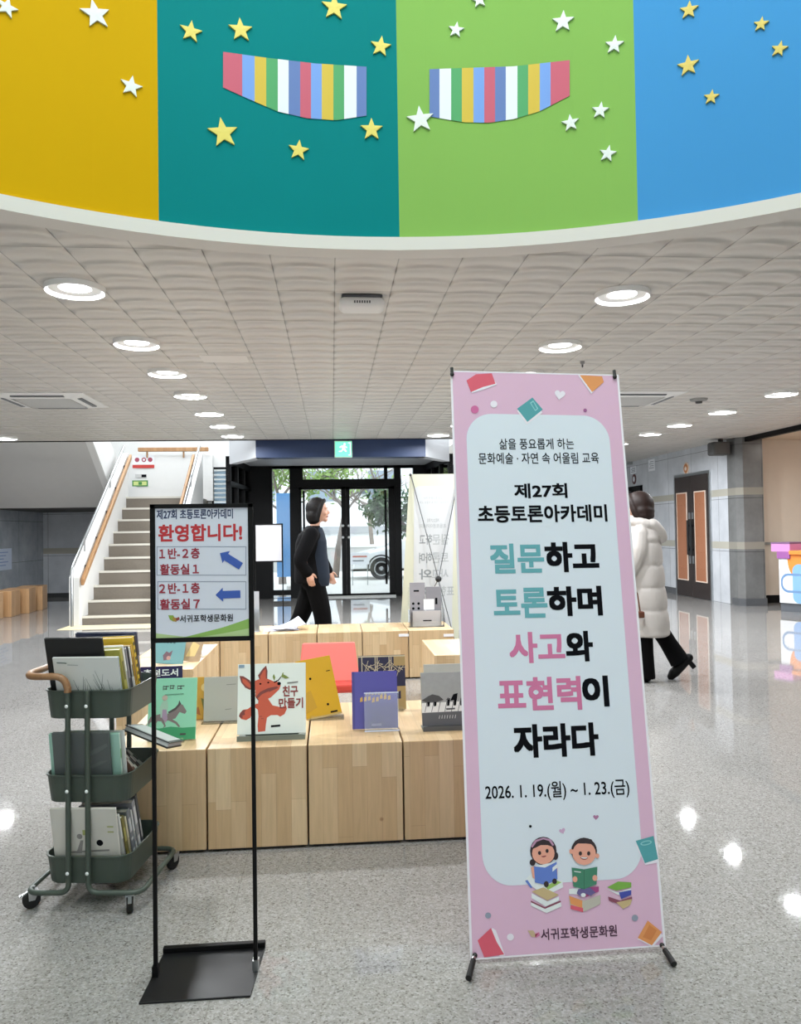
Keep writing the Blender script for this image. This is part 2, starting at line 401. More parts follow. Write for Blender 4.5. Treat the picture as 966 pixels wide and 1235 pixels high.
struct(M().prism([(-9, 12.50, CEIL-.012), (2.4, 12.22, CEIL-.012), (2.4, 12.25, CEIL-.012), (-9, 12.53, CEIL-.012)], (0, 0, .26)).build('trim_1', BLACK))
struct(M().box(6.72, 6.80, -5, 12.5, CEIL-.075, CEIL+.25).build('trim_2', BLACK))
TANC = mat('tan_plaster', '#e4d6c6', .7, var=.03)
struct(M().box(6.80, 9.5, -5, 12.9, CEIL+.0, CEIL+.25).build('ceiling_recess', mat('tan_ceiling', '#d8c6b0', .7)))

# rotunda drum
MU = {'y': mat('mural_yellow', '#c89e00', .7, spec=.08, var=.05, scale=1.5), 't': mat('mural_teal', '#007c7e', .7, spec=.08, var=.05, scale=1.5), 'g': mat('mural_green', '#83b158', .7, spec=.08, var=.04, scale=1.5), 'b': mat('mural_blue', '#4490cb', .7, spec=.08, var=.05, scale=1.5)}
RIMT = CEIL+.055
def cylpt(a, z, r): return Vector((ROT_C[0]+r*math.sin(a), ROT_C[1]+r*math.cos(a), z))
dm = M(); dm.keep = True
seq = ['t', 'g', 'b', 'y']; order = ['y', 't', 'g', 'b']; bnd0 = math.radians(2.9); stp = math.radians(20.6)
def pcol(a):
    i = math.floor((a-bnd0)/stp); return order[(2+i) % 4]
angs = []
for i in range(-9, 9):
    n = 8
    for k in range(n):
        angs.append(bnd0+stp*i+stp*k/n)
end = bnd0-stp*9+2*PI
angs = [a for a in angs if a < end-1e-3]+[end]
for i in range(len(angs)-1):
    a, b = angs[i], angs[i+1]; mi = order.index(pcol((a+b)/2))
    for z0, z1 in ((RIMT, 4.2), (4.2, 5.6), (5.6, 7.0)):
        dm.add([cylpt(a, z0, ROT_R), cylpt(b, z0, ROT_R), cylpt(b, z1, ROT_R), cylpt(a, z1, ROT_R)], [(0, 1, 2, 3)], mi)
        dm.add([cylpt(a, z0, ROT_R+.12), cylpt(b, z0, ROT_R+.12), cylpt(b, z1, ROT_R+.12), cylpt(a, z1, ROT_R+.12)], [(0, 1, 2, 3)], mi)
wall_rot = struct(dm.build('wall_rotunda', [MU[k] for k in order]))
rim = M(); n = 128
for ri, ro, z0, z1 in ((ROT_R-.03, ROT_R+.10, CEIL-.012, RIMT),):
    prof = [(ri, z0), (ri, z1), (ro, z1), (ro, z0)]
    vs = [cylpt(2*PI*k/n, z, r) for r, z in prof for k in range(n)]
    rim.add(vs, [(i*n+k, i*n+(k+1) % n, ((i+1) % 4)*n+(k+1) % n, ((i+1) % 4)*n+k) for i in range(4) for k in range(n)], 0, True)
struct(rim.build('trim_3', mat('rim_white', '#d6d3cd', .6)))
struct(M().prism([(ROT_C[0]+3.6*math.cos(2*PI*k/48), ROT_C[1]+3.6*math.sin(2*PI*k/48), 7.0) for k in range(48)], (0, 0, .12)).build('ceiling_rotunda', WHITE))
def cylhit(px, py, r):
    d = ray(px, py); ox, oy = -ROT_C[0], -ROT_C[1]
    A = d.x*d.x+d.y*d.y; B = ox*d.x+oy*d.y; Cc = ox*ox+oy*oy-r*r
    t = (-B+math.sqrt(B*B-A*Cc))/A; p = CAM+d*t
    return math.atan2(p.x-ROT_C[0], p.y-ROT_C[1]), p.z
def star(px, py, r, m, tilt, lab):
    a, z = cylhit(px, py, ROT_R); a1, z1 = cylhit(px+r, py, ROT_R); rr = abs(a1-a)*ROT_R
    fr = []; bk = []
    for k in range(10):
        q = math.radians(tilt)+PI*k/5; R_ = rr if k % 2 == 0 else rr*.42
        aa, zz = a+R_*math.sin(q)/ROT_R, z+R_*math.cos(q); fr.append(cylpt(aa, zz, ROT_R-.010)); bk.append(cylpt(aa, zz, ROT_R-.001))
    mb = M(); c = cylpt(a, z, ROT_R-.011)
    mb.add([c]+fr+bk, [(0, 1+k, 1+(k+1) % 10) for k in range(10)]+[(1+k, 11+k, 11+(k+1) % 10, 1+(k+1) % 10) for k in range(10)])
    o = mb.build('star', m, wall_rot); o['label'] = lab
SW = mat('star_white', '#dfe6e2', .6); SY = mat('star_yellow', '#dfcf62', .6); SG = mat('star_gold', '#d8c05e', .6)
for x, y, r, t in ((8, 10, 14, 12), (115, 18, 19, -14), (158, 105, 14, 8)): star(x, y, r, SW, t, 'white star on yellow panel')
for x, y, r, t in ((230, 39, 14, 5), (290, 37, 15, -4), (403, 10, 16, 3), (459, 57, 13, 8), (269, 161, 19, -10), (360, 182, 13, 6), (448, 157, 14, 0)): star(x, y, r, SY, t, 'yellow star on teal panel')
for x, y, r, t in ((578, 1, 10, -6), (550, 37, 10, 10), (679, 27, 14, 4), (741, 55, 12, 8), (507, 145, 17, -6), (724, 134, 11, 10), (688, 149, 11, -4), (733, 186, 11, 14)): star(x, y, r, SW, t, 'white star on light green panel')
for x, y, r, t in ((831, 13, 12, 6), (918, 30, 10, 12), (940, 60, 11, 18), (830, 80, 14, 0), (858, 118, 10, 10)): star(x, y, r, SG, t, 'gold star on blue panel')
BC = {'r': mat('band_red', '#c05068', .6), 'b': mat('band_blue', '#6a97dd', .6), 'y': mat('band_yellow', '#cdb02c', .6), 'g': mat('band_green', '#3f9c5c', .6), 'w': mat('band_white', '#dfe3ea', .6), 'n': mat('band_navy', '#5573b0', .6)}
def interp(pts, x):
    for (xa, ya), (xb, yb) in zip(pts, pts[1:]):
        if xa <= x <= xb: return ya+(yb-ya)*(x-xa)/(xb-xa)
    return pts[-1][1] if x > pts[-1][0] else pts[0][1]
def band(xs, cols, top, bot, lab):
    mb = M(); mb.keep = True; ks = list(BC)
    for i, c in enumerate(cols):
        nsub = 3
        for q in range(nsub):
            xa = xs[i]+(xs[i+1]-xs[i])*q/nsub; xb = xs[i]+(xs[i+1]-xs[i])*(q+1)/nsub
            P = [cylpt(*cylhit(x, y, ROT_R), ROT_R-.004) for x, y in ((xa, interp(bot, xa)), (xb, interp(bot, xb)), (xb, interp(top, xb)), (xa, interp(top, xa)))]
            mb.add(P, [(0, 1, 2, 3)], ks.index(c))
    o = mb.build('striped_band', [BC[k] for k in ks], wall_rot); o['label'] = lab
band([269, 292, 307, 321, 335, 348, 362, 375, 388, 402, 415, 430, 442], 'rbygwnrbygwn', [(269, 63), (320, 70), (380, 77), (442, 81)], [(269, 106), (300, 120), (335, 135), (370, 143), (405, 145.5), (442, 140)], 'striped smile shaped band on the teal panel')
band([518, 530, 544, 557, 571, 584, 597, 610, 624, 637, 651, 664, 687], 'nwgybrnwgybr', [(518, 84), (545, 83), (620, 80.5), (687, 73)], [(518, 141), (560, 148), (590, 148.5), (620, 144), (650, 135), (687, 116)], 'striped smile shaped band on the light green panel')

# outer walls of the hall
struct(M().box(-9.2, -9, -5, 17.6, 0, 2.75).build('wall_left', mat('cool_white_wall', '#d5d7d9', .6, var=.03)))
struct(M().box(-9.2, 9.6, -5.2, -5, 0, 3.0).build('wall_behind', mat('cool_white_wall', '#d5d7d9', .6)))
struct(M().box(-6.3, -6.1, 13.0, 17.3, 0, 5.4).build('wall_side', STONED))
struct(M().box(-6.3, -3.5, 17.3, 17.5, 0, 1.95).build('wall_back', STONE))
struct(M().box(-6.1, -4.0, 17.28, 17.3, 0, .09).build('baseboard_back', mat('dark_base', '#3a3c3e', .4)))
struct(M().box(-6.1, -6.08, 13.0, 17.28, 0, .09).build('baseboard_side', mat('dark_base', '#3a3c3e', .4)))
struct(M().box(-6.3, -1.9, 17.3, 17.5, 1.98, 5.4).build('wall_stairwell', WHITE))
struct(M().box(-6.3, 2.6, 12.55, 17.5, 5.4, 5.5).build('ceiling_stairwell', WHITE))
struct(M().box(-9, -6.3, 12.53, 12.7, CEIL, 5.4).build('wall_upper', WHITE))
area_light('stairwell_daylight', (-3.2, 15.0, 5.3), 120, 2.6, 'RECTANGLE', size_y=3.0, color=(.95, .98, 1))
# white wall between stairs and entrance, with a tall window
WX0, WX1, WZ0, WZ1 = -2.36, -1.98, .9, 2.62
wb = M()
wb.box(-2.52, WX0, 15.9, 16.1, 0, 5.4); wb.box(WX1, -1.50, 15.9, 16.1, 0, 5.4); wb.box(WX0, WX1, 15.9, 16.1, 0, WZ0); wb.box(WX0, WX1, 15.9, 16.1, WZ1, 5.4)
wb.box(-1.5, 2.6, 15.9, 16.1, 2.62, 5.4)
struct(wb.build('wall_entrance', WHITE))
w1 = M()
for a in ((WX0, WX0+.03, WZ0, WZ1), (WX1-.06, WX1, WZ0, WZ1), (WX0, WX1, WZ0, WZ0+.04), (WX0, WX1, WZ1-.04, WZ1)): w1.box(a[0], a[1], 15.88, 15.96, a[2], a[3])
w1o = struct(w1.build('window_1', FRAME))
M().box(WX0+.02, WX1-.04, 15.92, 15.928, WZ0+.03, WZ1-.03).build('pane', GLASS, w1o)
bl = M()
for k in range(17): bl.box(WX0+.03, WX1-.06, 15.97, 15.99, 1.05+k*.09, 1.105+k*.09)
bl.build('blind', mat('blind_blue_white', '#cfe4f6', .6), w1o)

# entrance vestibule: navy beam with white chamfered returns
NAVY = mat('navy_beam', '#24375c', .5)
struct(M().box(-1.17, 1.50, 12.42, 12.70, 2.48, 3.05).build('trim_4', NAVY))
GREYW = mat('pale_fascia', '#cfd2d6', .5)
struct(M().prism([(-1.17, 12.42, 2.48), (-1.72, 13.55, 2.48), (-1.60, 13.62, 2.48), (-1.05, 12.60, 2.48)], (0, 0, .6)).build('trim_5', GREYW))
struct(M().prism([(1.50, 12.42, 2.48), (2.02, 13.35, 2.48), (1.9, 13.42, 2.48), (1.38, 12.60, 2.48)], (0, 0, .6)).build('trim_6', GREYW))
struct(M().prism([(-1.1, 12.65, 2.62), (1.42, 12.65, 2.62), (1.92, 13.5, 2.62), (1.92, 15.9, 2.62), (-1.62, 15.9, 2.62), (-1.62, 13.6, 2.62)], (0, 0, .08)).build('ceiling_vestibule', mat('vestibule_ceiling', '#b9bdc2', .6)))
# glazed side screens of the vestibule
def screen(name, p0, p1):
    mb = M(); p0 = Vector(p0); p1 = Vector(p1); d = (p1-p0).normalized(); q = Vector((-d.y, d.x, 0))*.04
    L_ = (p1-p0).length
    def bar(a, b, z0, z1): 
        A, B = p0+d*a, p0+d*b
        mb.prism([A-q+Vector((0, 0, z0)), B-q+Vector((0, 0, z0)), B+q+Vector((0, 0, z0)), A+q+Vector((0, 0, z0))], (0, 0, z1-z0))
    k = 3
    for i in range(k+1): a = (L_-.09)*i/k; bar(a, a+.09, 0, 2.62)
    for z0, z1 in ((0, .12), (2.12, 2.2), (2.5, 2.62)): bar(0, L_, z0, z1)
    o = struct(mb.build(name, FRAME))
    g = M(); A, B = p0, p1; q2 = q*.1
    g.prism([A-q2+Vector((0, 0, .1)), B-q2+Vector((0, 0, .1)), B+q2+Vector((0, 0, .1)), A+q2+Vector((0, 0, .1))], (0, 0, 2.45)); g.build('pane', GLASS, o)
    return o
screen('window_2', (-1.75, 13.6, 0), (-1.62, 15.80, 0))
screen('window_3', (2.05, 13.4, 0), (1.9, 15.80, 0))

# entrance door: built on the plane y = 15.8
DY = 15.8
def dx(px, py=640): return yat(px, py, DY).x
def dz(py, px=420): return yat(px, py, DY).z
fr = M()
def fbar(x0, x1, z0, z1, d=.06, mb=fr): mb.box(x0, x1, DY-d, DY+d, z0, z1)
def fpx(xa, xb, ya, yb, d=.06, mb=fr): fbar(dx(xa), dx(xb), max(0, dz(yb)), dz(ya), d, mb)
top = 2.62
fbar(dx(290), dx(329), 0, top, .09)            # left dark panel
fbar(dx(350), dx(361), 0, top); fbar(dx(476), dx(484), 0, top)
fbar(dx(499), dx(560), 0, top, .09)
fbar(dx(329), dx(350), dz(565), dz(561)); fbar(dx(329), dx(350), dz(716), dz(710)); fbar(dx(329), dx(350), 0, dz(720))
fbar(dx(484), dx(499), dz(565), dz(561)); fbar(dx(484), dx(499), 0, dz(716))
fbar(dx(329), dx(499), top-.05, top)
fbar(dx(355), dx(484), dz(563), dz(561)); fbar(dx(355), dx(484), dz(587), dz(578), .07)
fbar(dx(361), dx(366), dz(580), dz(561)); fbar(dx(464), dx(468), dz(580), dz(561))
door1 = struct(fr.build('door_1', FRAME), 'black framed glazed entrance door with sidelights')
M().box(dx(361), dx(476), DY-.1, DY+.1, 0, .03).build('threshold', STEEL, door1)
def leaf(xa, xb, lx, rx, name):
    mb = M(); z0, z1 = .03, dz(587)
    fbar(dx(xa), dx(lx), z0, z1, .03, mb); fbar(dx(rx), dx(xb), z0, z1, .03, mb); fbar(dx(xa), dx(xb), z0, dz(716), .03, mb); fbar(dx(xa), dx(xb), dz(590), z1, .03, mb)
    o = mb.build('door_leaf', FRAME, door1)
    M().box(dx(lx)-.01, dx(rx)+.01, DY-.005, DY+.005, dz(716)-.01, dz(590)+.01).build('pane', GLASS, o); return o
lf = leaf(358, 417.46, 364, 412, 'l'); rf = leaf(417.54, 476, 422, 469, 'r')
for o_, px_ in ((lf, 413.5), (rf, 420.5)):
    for py_ in (634, 648):
        T = Matrix.Translation((dx(px_), DY-.03, dz(py_))) @ Matrix.Rotation(PI/2, 4, 'X')
        M().lathe([(.032, 0), (.032, .015), (.02, .03), (0, .03)], 14, T).build('lock', STEEL, o_)
hb = M(); hx = dx(465)
hb.tube([(hx, DY-.10, dz(705)), (hx, DY-.10, dz(592))], .022, 10)
for y_ in (605, 692): hb.tube([(hx, DY-.10, dz(y_)), (hx+.05, DY-.02, dz(y_))], .012, 8)
hb.build('pull_handle', FRAME, rf)
hb = M(); hx = dx(367)
hb.tube([(hx, DY-.10, dz(705)), (hx, DY-.10, dz(592))], .022, 10)
for y_ in (605, 692): hb.tube([(hx, DY-.10, dz(y_)), (hx-.05, DY-.02, dz(y_))], .012, 8)
hb.build('pull_handle', FRAME, lf)
g = M()
for a, b, z0, z1 in ((329, 350, dz(710), dz(565)), (329, 350, dz(720), dz(716)), (329, 350, dz(561), top), (484, 499, dz(716), dz(565)), (484, 499, dz(561), top), (355, 484, dz(578), dz(563)), (361, 476, dz(561), top)):
    g.box(dx(a)-.01, dx(b)+.01, DY-.006, DY+.006, z0-.01, z1+.01)
g.build('pane', GLASS, door1)

# right hand side: marble wall, pillar, recess
RX = 6.62
wr = M(); wr.box(RX, RX+.2, 12.42, 16.30, 0, CEIL); wr.box(RX, RX+.2, 17.50, 18.2, 0, CEIL); wr.box(RX, RX+.2, 16.30, 17.50, 2.2, CEIL)
struct(wr.build('wall_right', STONE))
struct(M().prism([(RX-.008, 12.40, 0), (RX+.06, 12.28, 0), (7.02, 12.28, 0), (7.02, 12.66, 0), (RX-.008, 12.66, 0)], (0, 0, CEIL)).build('wall_pillar', PILST))
struct(M().prism([(RX-.012, 12.38, 0), (RX+.05, 12.262, 0), (7.032, 12.262, 0), (7.032, 12.6, 0), (RX-.012, 12.6, 0)], (0, 0, .12)).build('baseboard_pillar', mat('granite_base', '#55575a', .35, var=.15, scale=60)))
struct(M().box(RX-.012, RX, 14.72, 16.28, 0, .12).build('baseboard_right', mat('granite_base', '#55575a', .35)))
struct(M().box(7.0, 9.5, 12.7, 12.9, 0, CEIL+.25).build('wall_recess', TANC))
struct(M().box(9.4, 9.6, -5, 12.9, 0, CEIL+.25).build('wall_far_right', TANC))
struct(M().box(7.03, 9.4, 12.68, 12.7, 0, .13).build('baseboard_recess', BLACK))
struct(M().box(7.03, 9.4, 12.66, 12.7, .98, 1.02).build('trim_7', mat('grey_rail', '#8b8d8c', .4)))
# far end wall with a dark glazed opening
struct(M().box(2.0, RX+.2, 18.2, 18.4, 0, CEIL+.2).build('wall_end', STONE))
d3 = M()
for a in ((16.30, 16.38, 0, 2.2), (16.86, 16.94, 0, 2.2), (17.42, 17.5, 0, 2.2), (16.3, 17.5, 2.1, 2.2), (16.3, 17.5, 1.84, 1.9), (16.3, 17.5, 0, .12)): d3.box(RX-.02, RX+.06, a[0], a[1], a[2], a[3])
d3o = struct(d3.build('door_3', FRAME), 'dark framed glass door at the far end of the right wall')
M().box(RX+.015, RX+.025, 16.35, 17.45, .1, 2.15).build('pane', GLASS, d3o)
# brown double door on the right wall
Y0, Y1, DH = 13.30, 14.64, 2.24
d2 = M()
d2.box(RX-.03, RX+.02, Y0-.05, Y0, 0, DH+.05); d2.box(RX-.03, RX+.02, Y1, Y1+.05, 0, DH+.05); d2.box(RX-.03, RX+.02, Y0, Y1, DH, DH+.05)
door2 = struct(d2.build('door_2', STEEL), 'dark brown double door with tan panels on the right wall')
BROWN = mat('dark_brown_door', '#2b211e', .5, var=.08); TANP = mat('tan_door_panel', '#a96f4f', .55, var=.06, scale=5, bump=.2)
ym = (Y0+Y1)/2
for a, b, s in ((Y0+.004, ym-.003, -1), (ym+.003, Y1-.004, 1)):
    lf = M().box(RX-.035, RX, a, b, .01, DH-.004).build('door_leaf', BROWN, door2, bevel=.003)
    c0, c1 = (a+.10, b-.17) if s < 0 else (a+.17, b-.10)
    pt = M()
    for q in ((c0-.02, c0, .32, 1.92), (c1, c1+.02, .32, 1.92), (c0-.02, c1+.02, .30, .32), (c0-.02, c1+.02, 1.92, 1.94)): pt.box(RX-.05, RX-.034, q[0], q[1], q[2], q[3])
    pt.build('panel_frame', mat('cream_moulding', '#e5d3c3', .5), lf)
    pn = M().box(RX-.046, RX-.034, c0, c1, .32, 1.92); 
    for i in range(5):
        for j in range(3):
            cy = c0+(c1-c0)*(j+.5)/3; cz = .55+i*.29
            pn.lathe([(.014, 0), (.008, .006), (0, .007)], 8, Matrix.Translation((RX-.046, cy, cz)) @ Matrix.Rotation(-PI/2, 4, 'Y'))
    pn.build('padded_panel', TANP, lf)
    ye = (b-.06) if s < 0 else (a+.06)
    hm = M().box(RX-.09, RX-.07, ye-.03, ye+.03, .78, 1.42); hm.box(RX-.075, RX-.034, ye-.015, ye+.015, .86, .9); hm.box(RX-.075, RX-.034, ye-.015, ye+.015, 1.3, 1.34)
    hm.build('pull_handle', DARK, lf, bevel=.004)
    M().box(RX-.045, RX-.034, ye-.03, ye+.03, 1.44, 1.56).box(RX-.045, RX-.034, ye-.03, ye+.03, .62, .76).build('plate', STEEL, lf)

# stairs
SX0, SX1 = -3.66, -2.45
STEPM = mat('granite_step', '#7e766b', .5, var=.18, scale=70); NOSE = mat('pale_nosing', '#d9d6cc', .5, var=.04)
sy = [11.92+.28*k for k in range(10)]; sz = [.123+.2065*k for k in range(10)]
st = M()
for k in range(10):
    z0 = 0 if k == 0 else sz[k-1]
    st.box(SX0, SX1, sy[k]+.012, (sy[k+1]+.02 if k < 9 else 15.9), max(0, z0-.05), sz[k]-.004)
stairs = st.build('staircase', STEPM); tag(stairs, 'grey granite staircase with white side parapets and wooden handrails', 'staircase')
for k in range(10):
    M().box(SX0, SX1, sy[k], sy[k]+.045, sz[k]-.03, sz[k]+.003).build('step_nosing', NOSE, stairs)
def parapet(xa, xb, inner, lab):
    h0, h1 = .62, .70; ya, yb = 11.80, 14.60; za, zb = .70, 2.78
    mb = M().prism([(xa, ya, 0), (xa, yb, 0), (xa, yb, zb), (xa, ya, za)], (xb-xa, 0, 0))
    o = mb.build('parapet', WHITE, stairs); 
    xi = inner; s = 1 if xi > (xa+xb)/2 else -1
    d = Vector((0, yb-ya, zb-za)); 
    M().prism([(xi+s*.02, ya, za-.12), (xi+s*.02, yb, zb-.12), (xi+s*.02, yb, zb-.02), (xi+s*.02, ya, za-.02)], (s*.05, 0, 0)).build('handrail', RAILW, o, bevel=.012)
    for t in (.1, .3, .5, .7, .9):
        y = ya+d.y*t; z = za+d.z*t-.07; M().box(xi-s*.002, xi+s*.03, y-.03, y+.03, z-.06, z+.03).build('bracket', DARK, o)
    xm = (xa+xb)/2
    M().tube([(xm, ya-.10, 0), (xm, ya-.10, za+.10), (xm, ya-.05, za+.16), (xm, yb, zb+.12)], .022, 10).tube([(xm, ya+.5, za+.35), (xm, ya+.5, za+.58)], .012, 8).tube([(xm, ya+1.9, za+1.4), (xm, ya+1.9, za+1.62)], .012, 8).build('steel_rail', STEEL, o)
parapet(-3.80, SX0, SX0, 'l'); parapet(SX1, -2.33, SX1, 'r')
M().box(-3.80, -2.33, 15.78, 15.9, 1.95, 2.86).build('landing_wall', WHITE, stairs)
M().box(-3.75, -2.4, 15.70, 15.77, 2.92, 3.0).box(-3.6, -3.57, 15.74, 15.80, 2.8, 2.93).box(-2.9, -2.87, 15.74, 15.80, 2.8, 2.93).build('landing_rail', RAILW, stairs, bevel=.01)
# second flight, seen from below
sf = M().prism([(-6.09, 14.68, 1.81), (-4.0, 14.68, 1.81), (-4.0, 12.72, 3.22), (-6.09, 12.72, 3.22)], (0, .1, .22))
soff = sf.build('upper_flight', mat('grey_soffit', '#cbcac7', .7, var=.03)); tag(soff, 'sloping grey underside of the upper stair flight left of the stairs', 'stair flight')
M().prism([(-4.0, 14.68, 1.81), (-4.0, 12.72, 3.22), (-4.0, 12.72, 3.9), (-4.0, 14.68, 2.7)], (.12, 0, 0)).build('stringer', WHITE, soff)
M().box(-6.09, -4.0, 14.70, 17.29, 1.80, 1.96).build('landing_slab', mat('landing_edge', '#3c3a35', .7), soff)
struct(M().box(SX0-.15, SX1+.1, 11.30, 11.82, .0005, .004).build('trim_8', mat('tactile_cream', '#d7c9a4', .6, var=.05, scale=40)))

# ================================================================== CEILING FIXTURES
LIT = mat('lamp_trim_white', '#f1f1ee', .35)
LENS = mat('lamp_lens', '#ffffff', .3, emit=9)
def downlight(x, y, label, group):
    t = thing('downlight', label, 'ceiling light', (x, y, CEIL), 0, group)
    M().lathe([(.168, 0), (.168, -.028), (.165, -.032), (.161, -.032), (.142, -.011), (.138, -.009), (.09, -.009), (.09, 0)], 36).build('trim_ring', LIT, t)
    M().lathe([(0, -.0125), (.06, -.0115), (.085, -.0095), (.0895, -.006)], 28).build('lens', LENS, t)
    l = area_light('lamp', (0, 0, -.0135), LAMP_W*1.12, .165, color=(.93, .965, 1)); l.parent = t; return t
LY = [4.66, 5.98, 7.08, 8.22, 9.47, 10.57, 11.65]
nth = ['nearest', 'second', 'third', 'fourth', 'fifth', 'sixth', 'farthest']
for i, y in enumerate(LY):
    downlight(-1.43 if i else -1.46, y, f'round white downlight, {nth[i]} of the row left of the ceiling speaker', 'downlights left of centre')
for i, y in enumerate(LY):
    if i < 3: downlight(1.79, y, f'round white downlight, {nth[i]} of the row above the pink banner', 'downlights above the pink banner')
    elif i in (6,): downlight(1.6, y, 'round white downlight showing at the left edge of the pink banner', 'downlights above the pink banner')
    else: area = downlight(1.79, y, 'round white downlight of the row above the pink banner, hidden behind its top', 'downlights above the pink banner')
ry = [8.11, 9.41, 10.63, 11.65, 13.0]
n5 = ['nearest', 'second', 'middle', 'fourth', 'farthest']
for i, y in enumerate(ry): downlight(4.87, y, f'round white downlight, {n5[i]} of the row in front of the brown double door', 'downlights on the right')
downlight(4.87, 6.8, 'round white downlight of the right row, just outside the picture', 'downlights on the right')
for y, l in ((11.83, 'lone round downlight at the left edge over the wooden cubes'), (9.47, 'round downlight outside the left edge, second from the far end'), (7.08, 'round downlight outside the left edge, third from the far end')):
    downlight(-4.70, y, l, 'downlights far left')

def cassette(x, y, label):
    t = thing('air_conditioner', label, 'air conditioner', (x, y, CEIL), 0, 'ceiling air conditioners')
    m = M(); 
    for k in range(4):
        T = Matrix.Rotation(k*PI/2, 4, 'Z'); m.prism([T @ Vector(p) for p in ((-.47, -.47, -.008), (.47, -.47, -.008), (.30, -.30, -.04), (-.30, -.30, -.04))], (0, 0, .008))
    m.build('panel', WHITE, t)
    gm = M().box(-.28, .28, -.28, .28, -.03, -.01)
    gm.build('intake', mat('grille_grey', '#8b8c8e', .6), t)
    s_ = M()
    for i in range(11): s_.box(-.28, .28, -.265+i*.05, -.25+i*.05, -.04, -.03)
    s_.build('grille', WHITE, t)
    for k in range(4):
        T = Matrix.Rotation(k*PI/2, 4, 'Z'); M().box(-.26, .26, -.40, -.355, -.033, -.018, T=T).build('louvre', mat('louvre_dark', '#6d7074', .5), t)
cassette(-2.95, 8.60, 'white square air conditioner in the ceiling on the left')
cassette(3.32, 8.50, 'white square air conditioner in the ceiling behind the pink banner top')
t = thing('ceiling_speaker', 'white rounded box hanging from the ceiling near the rotunda rim', 'ceiling unit', (.20, 4.80, CEIL))
M().box(-.125, .125, -.07, .07, -.018, 0).build('mounting_plate', mat('grey_plate', '#55575a', .5), t, bevel=.01)
M().box(-.14, .14, -.085, .085, -.085, -.016).build('housing', WHITE, t, bevel=.035, segs=4)
gm = M()
for i in range(7): gm.box(-.05+i*.015, -.041+i*.015, -.0865, -.084, -.06, -.045)
gm.build('vent', mat('grey_plate', '#55575a', .5), t)
for x, y, l, r in ((2.17, 6.6, 'tiny sprinkler head on the ceiling above the pink banner', .02), (4.75, 6.75, 'small dark sprinkler head near the right edge of the ceiling', .035), (4.15, 8.55, 'grey round detector beside the right air conditioner', .10)):
    t = thing('sprinkler' if r < .05 else 'smoke_detector', l, 'ceiling sensor', (x, y, CEIL))
    M().lathe([(r, 0), (r*.9, -.02), (r*.4, -.03)], 18).build('base', mat('sensor_grey', '#8d8d8b', .5), t)
    M().lathe([(r*.4, -.03), (r*.35, -.05), (0, -.055)], 14).build('head', mat('sensor_dark', '#4b4b4b', .4), t)
t = thing('ceiling_hatch', 'faint white square access panel in the ceiling left of the speaker', 'hatch', (-.86, 6.55, CEIL))
M().box(-.19, .19, -.13, .13, -.004, 0).build('hatch_panel', mat('hatch_white', '#e0ddd8', .7), t, bevel=.002)

# exit sign
t = thing('exit_sign', 'green lit running man exit sign on the navy beam over the entrance', 'sign', yat(414, 541, 12.33))
c = Vector(t.location)
M().box(-.14, .14, -.03, .03, -.145, .12).build('housing', mat('exit_housing', '#cfe9dd', .5), t, bevel=.008)
M().box(-.125, .125, -.034, -.029, -.13, .105).build('lit_face', mat('exit_green', '#6fdcb4', .4, emit=1.3), t)
pl = Plane(c+Vector((0, -.0345, 0)), (1, 0, 0), (0, 0, 1)); pr = Print(pl); LW = mat('exit_white', '#f2fff8', .5, emit=1.3)
pr.uv([(.02+.016*math.cos(2*PI*k/12), .065+.016*math.sin(2*PI*k/12)) for k in range(12)], LW)
pr.uv([(-.02, .04), (.02, .045), (.025, .0), (.055, -.05), (.035, -.055), (.0, -.02), (-.03, -.055), (-.07, -.055), (-.07, -.04), (-.035, -.04), (-.015, -.005), (-.018, .02)], LW)
pr.uv([(-.06, .02), (-.02, .045), (-.015, .03), (-.05, .005)], LW); pr.uv([(.02, .045), (.06, .015), (.05, .003), (.018, .028)], LW)
pr.uv([(.075, .09), (.115, .09), (.115, -.11), (.075, -.11), (.075, -.1), (.105, -.1), (.105, .08), (.075, .08)], LW)
pr.build('running_figure', t)

# wall fittings on the right
def on_right(px, py): 
    d = ray(px, py); p = CAM+d*((RX-.001)/d.x); return p
p = on_right(828, 565)
t = thing('round_sign', 'orange and cream round sign on the marble above the brown door', 'sign', p)
Tr = Matrix.Rotation(-PI/2, 4, 'Y')
M().lathe([(.115, 0), (.115, .012), (.105, .016)], 28, Tr).build('rim', mat('cream_moulding', '#e5d3c3', .5), t)
M().lathe([(.09, .016), (.085, .02), (0, .02)], 28, Tr).build('disc', mat('orange_disc', '#c9834d', .5), t)
M().lathe([(.04, .02), (.035, .024), (0, .024)], 20, Tr).build('centre', mat('cream_moulding', '#e5d3c3', .5), t)
def notice(px, py, w, h, m, label, name='notice', x=None):
    p = on_right(px, py); t = thing(name, label, 'notice', p)
    M().box(-.006, 0, -w/2, w/2, -h/2, h/2).build('sheet', m, t)
    l = M()
    for i in range(4): l.box(-.008, -.006, -w*.36, w*.36*(1 if i % 2 else .6), h*(.30-.18*i)-.006, h*(.30-.18*i)+.006)
    l.build('printed_rule', mat('print_grey', '#7d8288', .6), t); return t
notice(786, 561, .32, .24, PAPER, 'white notice sheet on the grey marble left of the brown door')
notice(764, 567, .34, .16, PAPER, 'small white notice next to the banner edge, under the camera')
t = thing('round_sign', 'small dark red round sign on the wall close to the banner edge', 'sign', on_right(765, 578))
M().lathe([(.11, 0), (.11, .01), (0, .012)], 24, Tr).build('disc', mat('dark_red_disc', '#5d3537', .5), t); M().lathe([(.06, .012), (.055, .014), (0, .014)], 18, Tr).build('centre', PAPER, t)
p = on_right(761, 555); t = thing('security_camera', 'grey security camera box high on the wall beside the banner', 'camera', p)
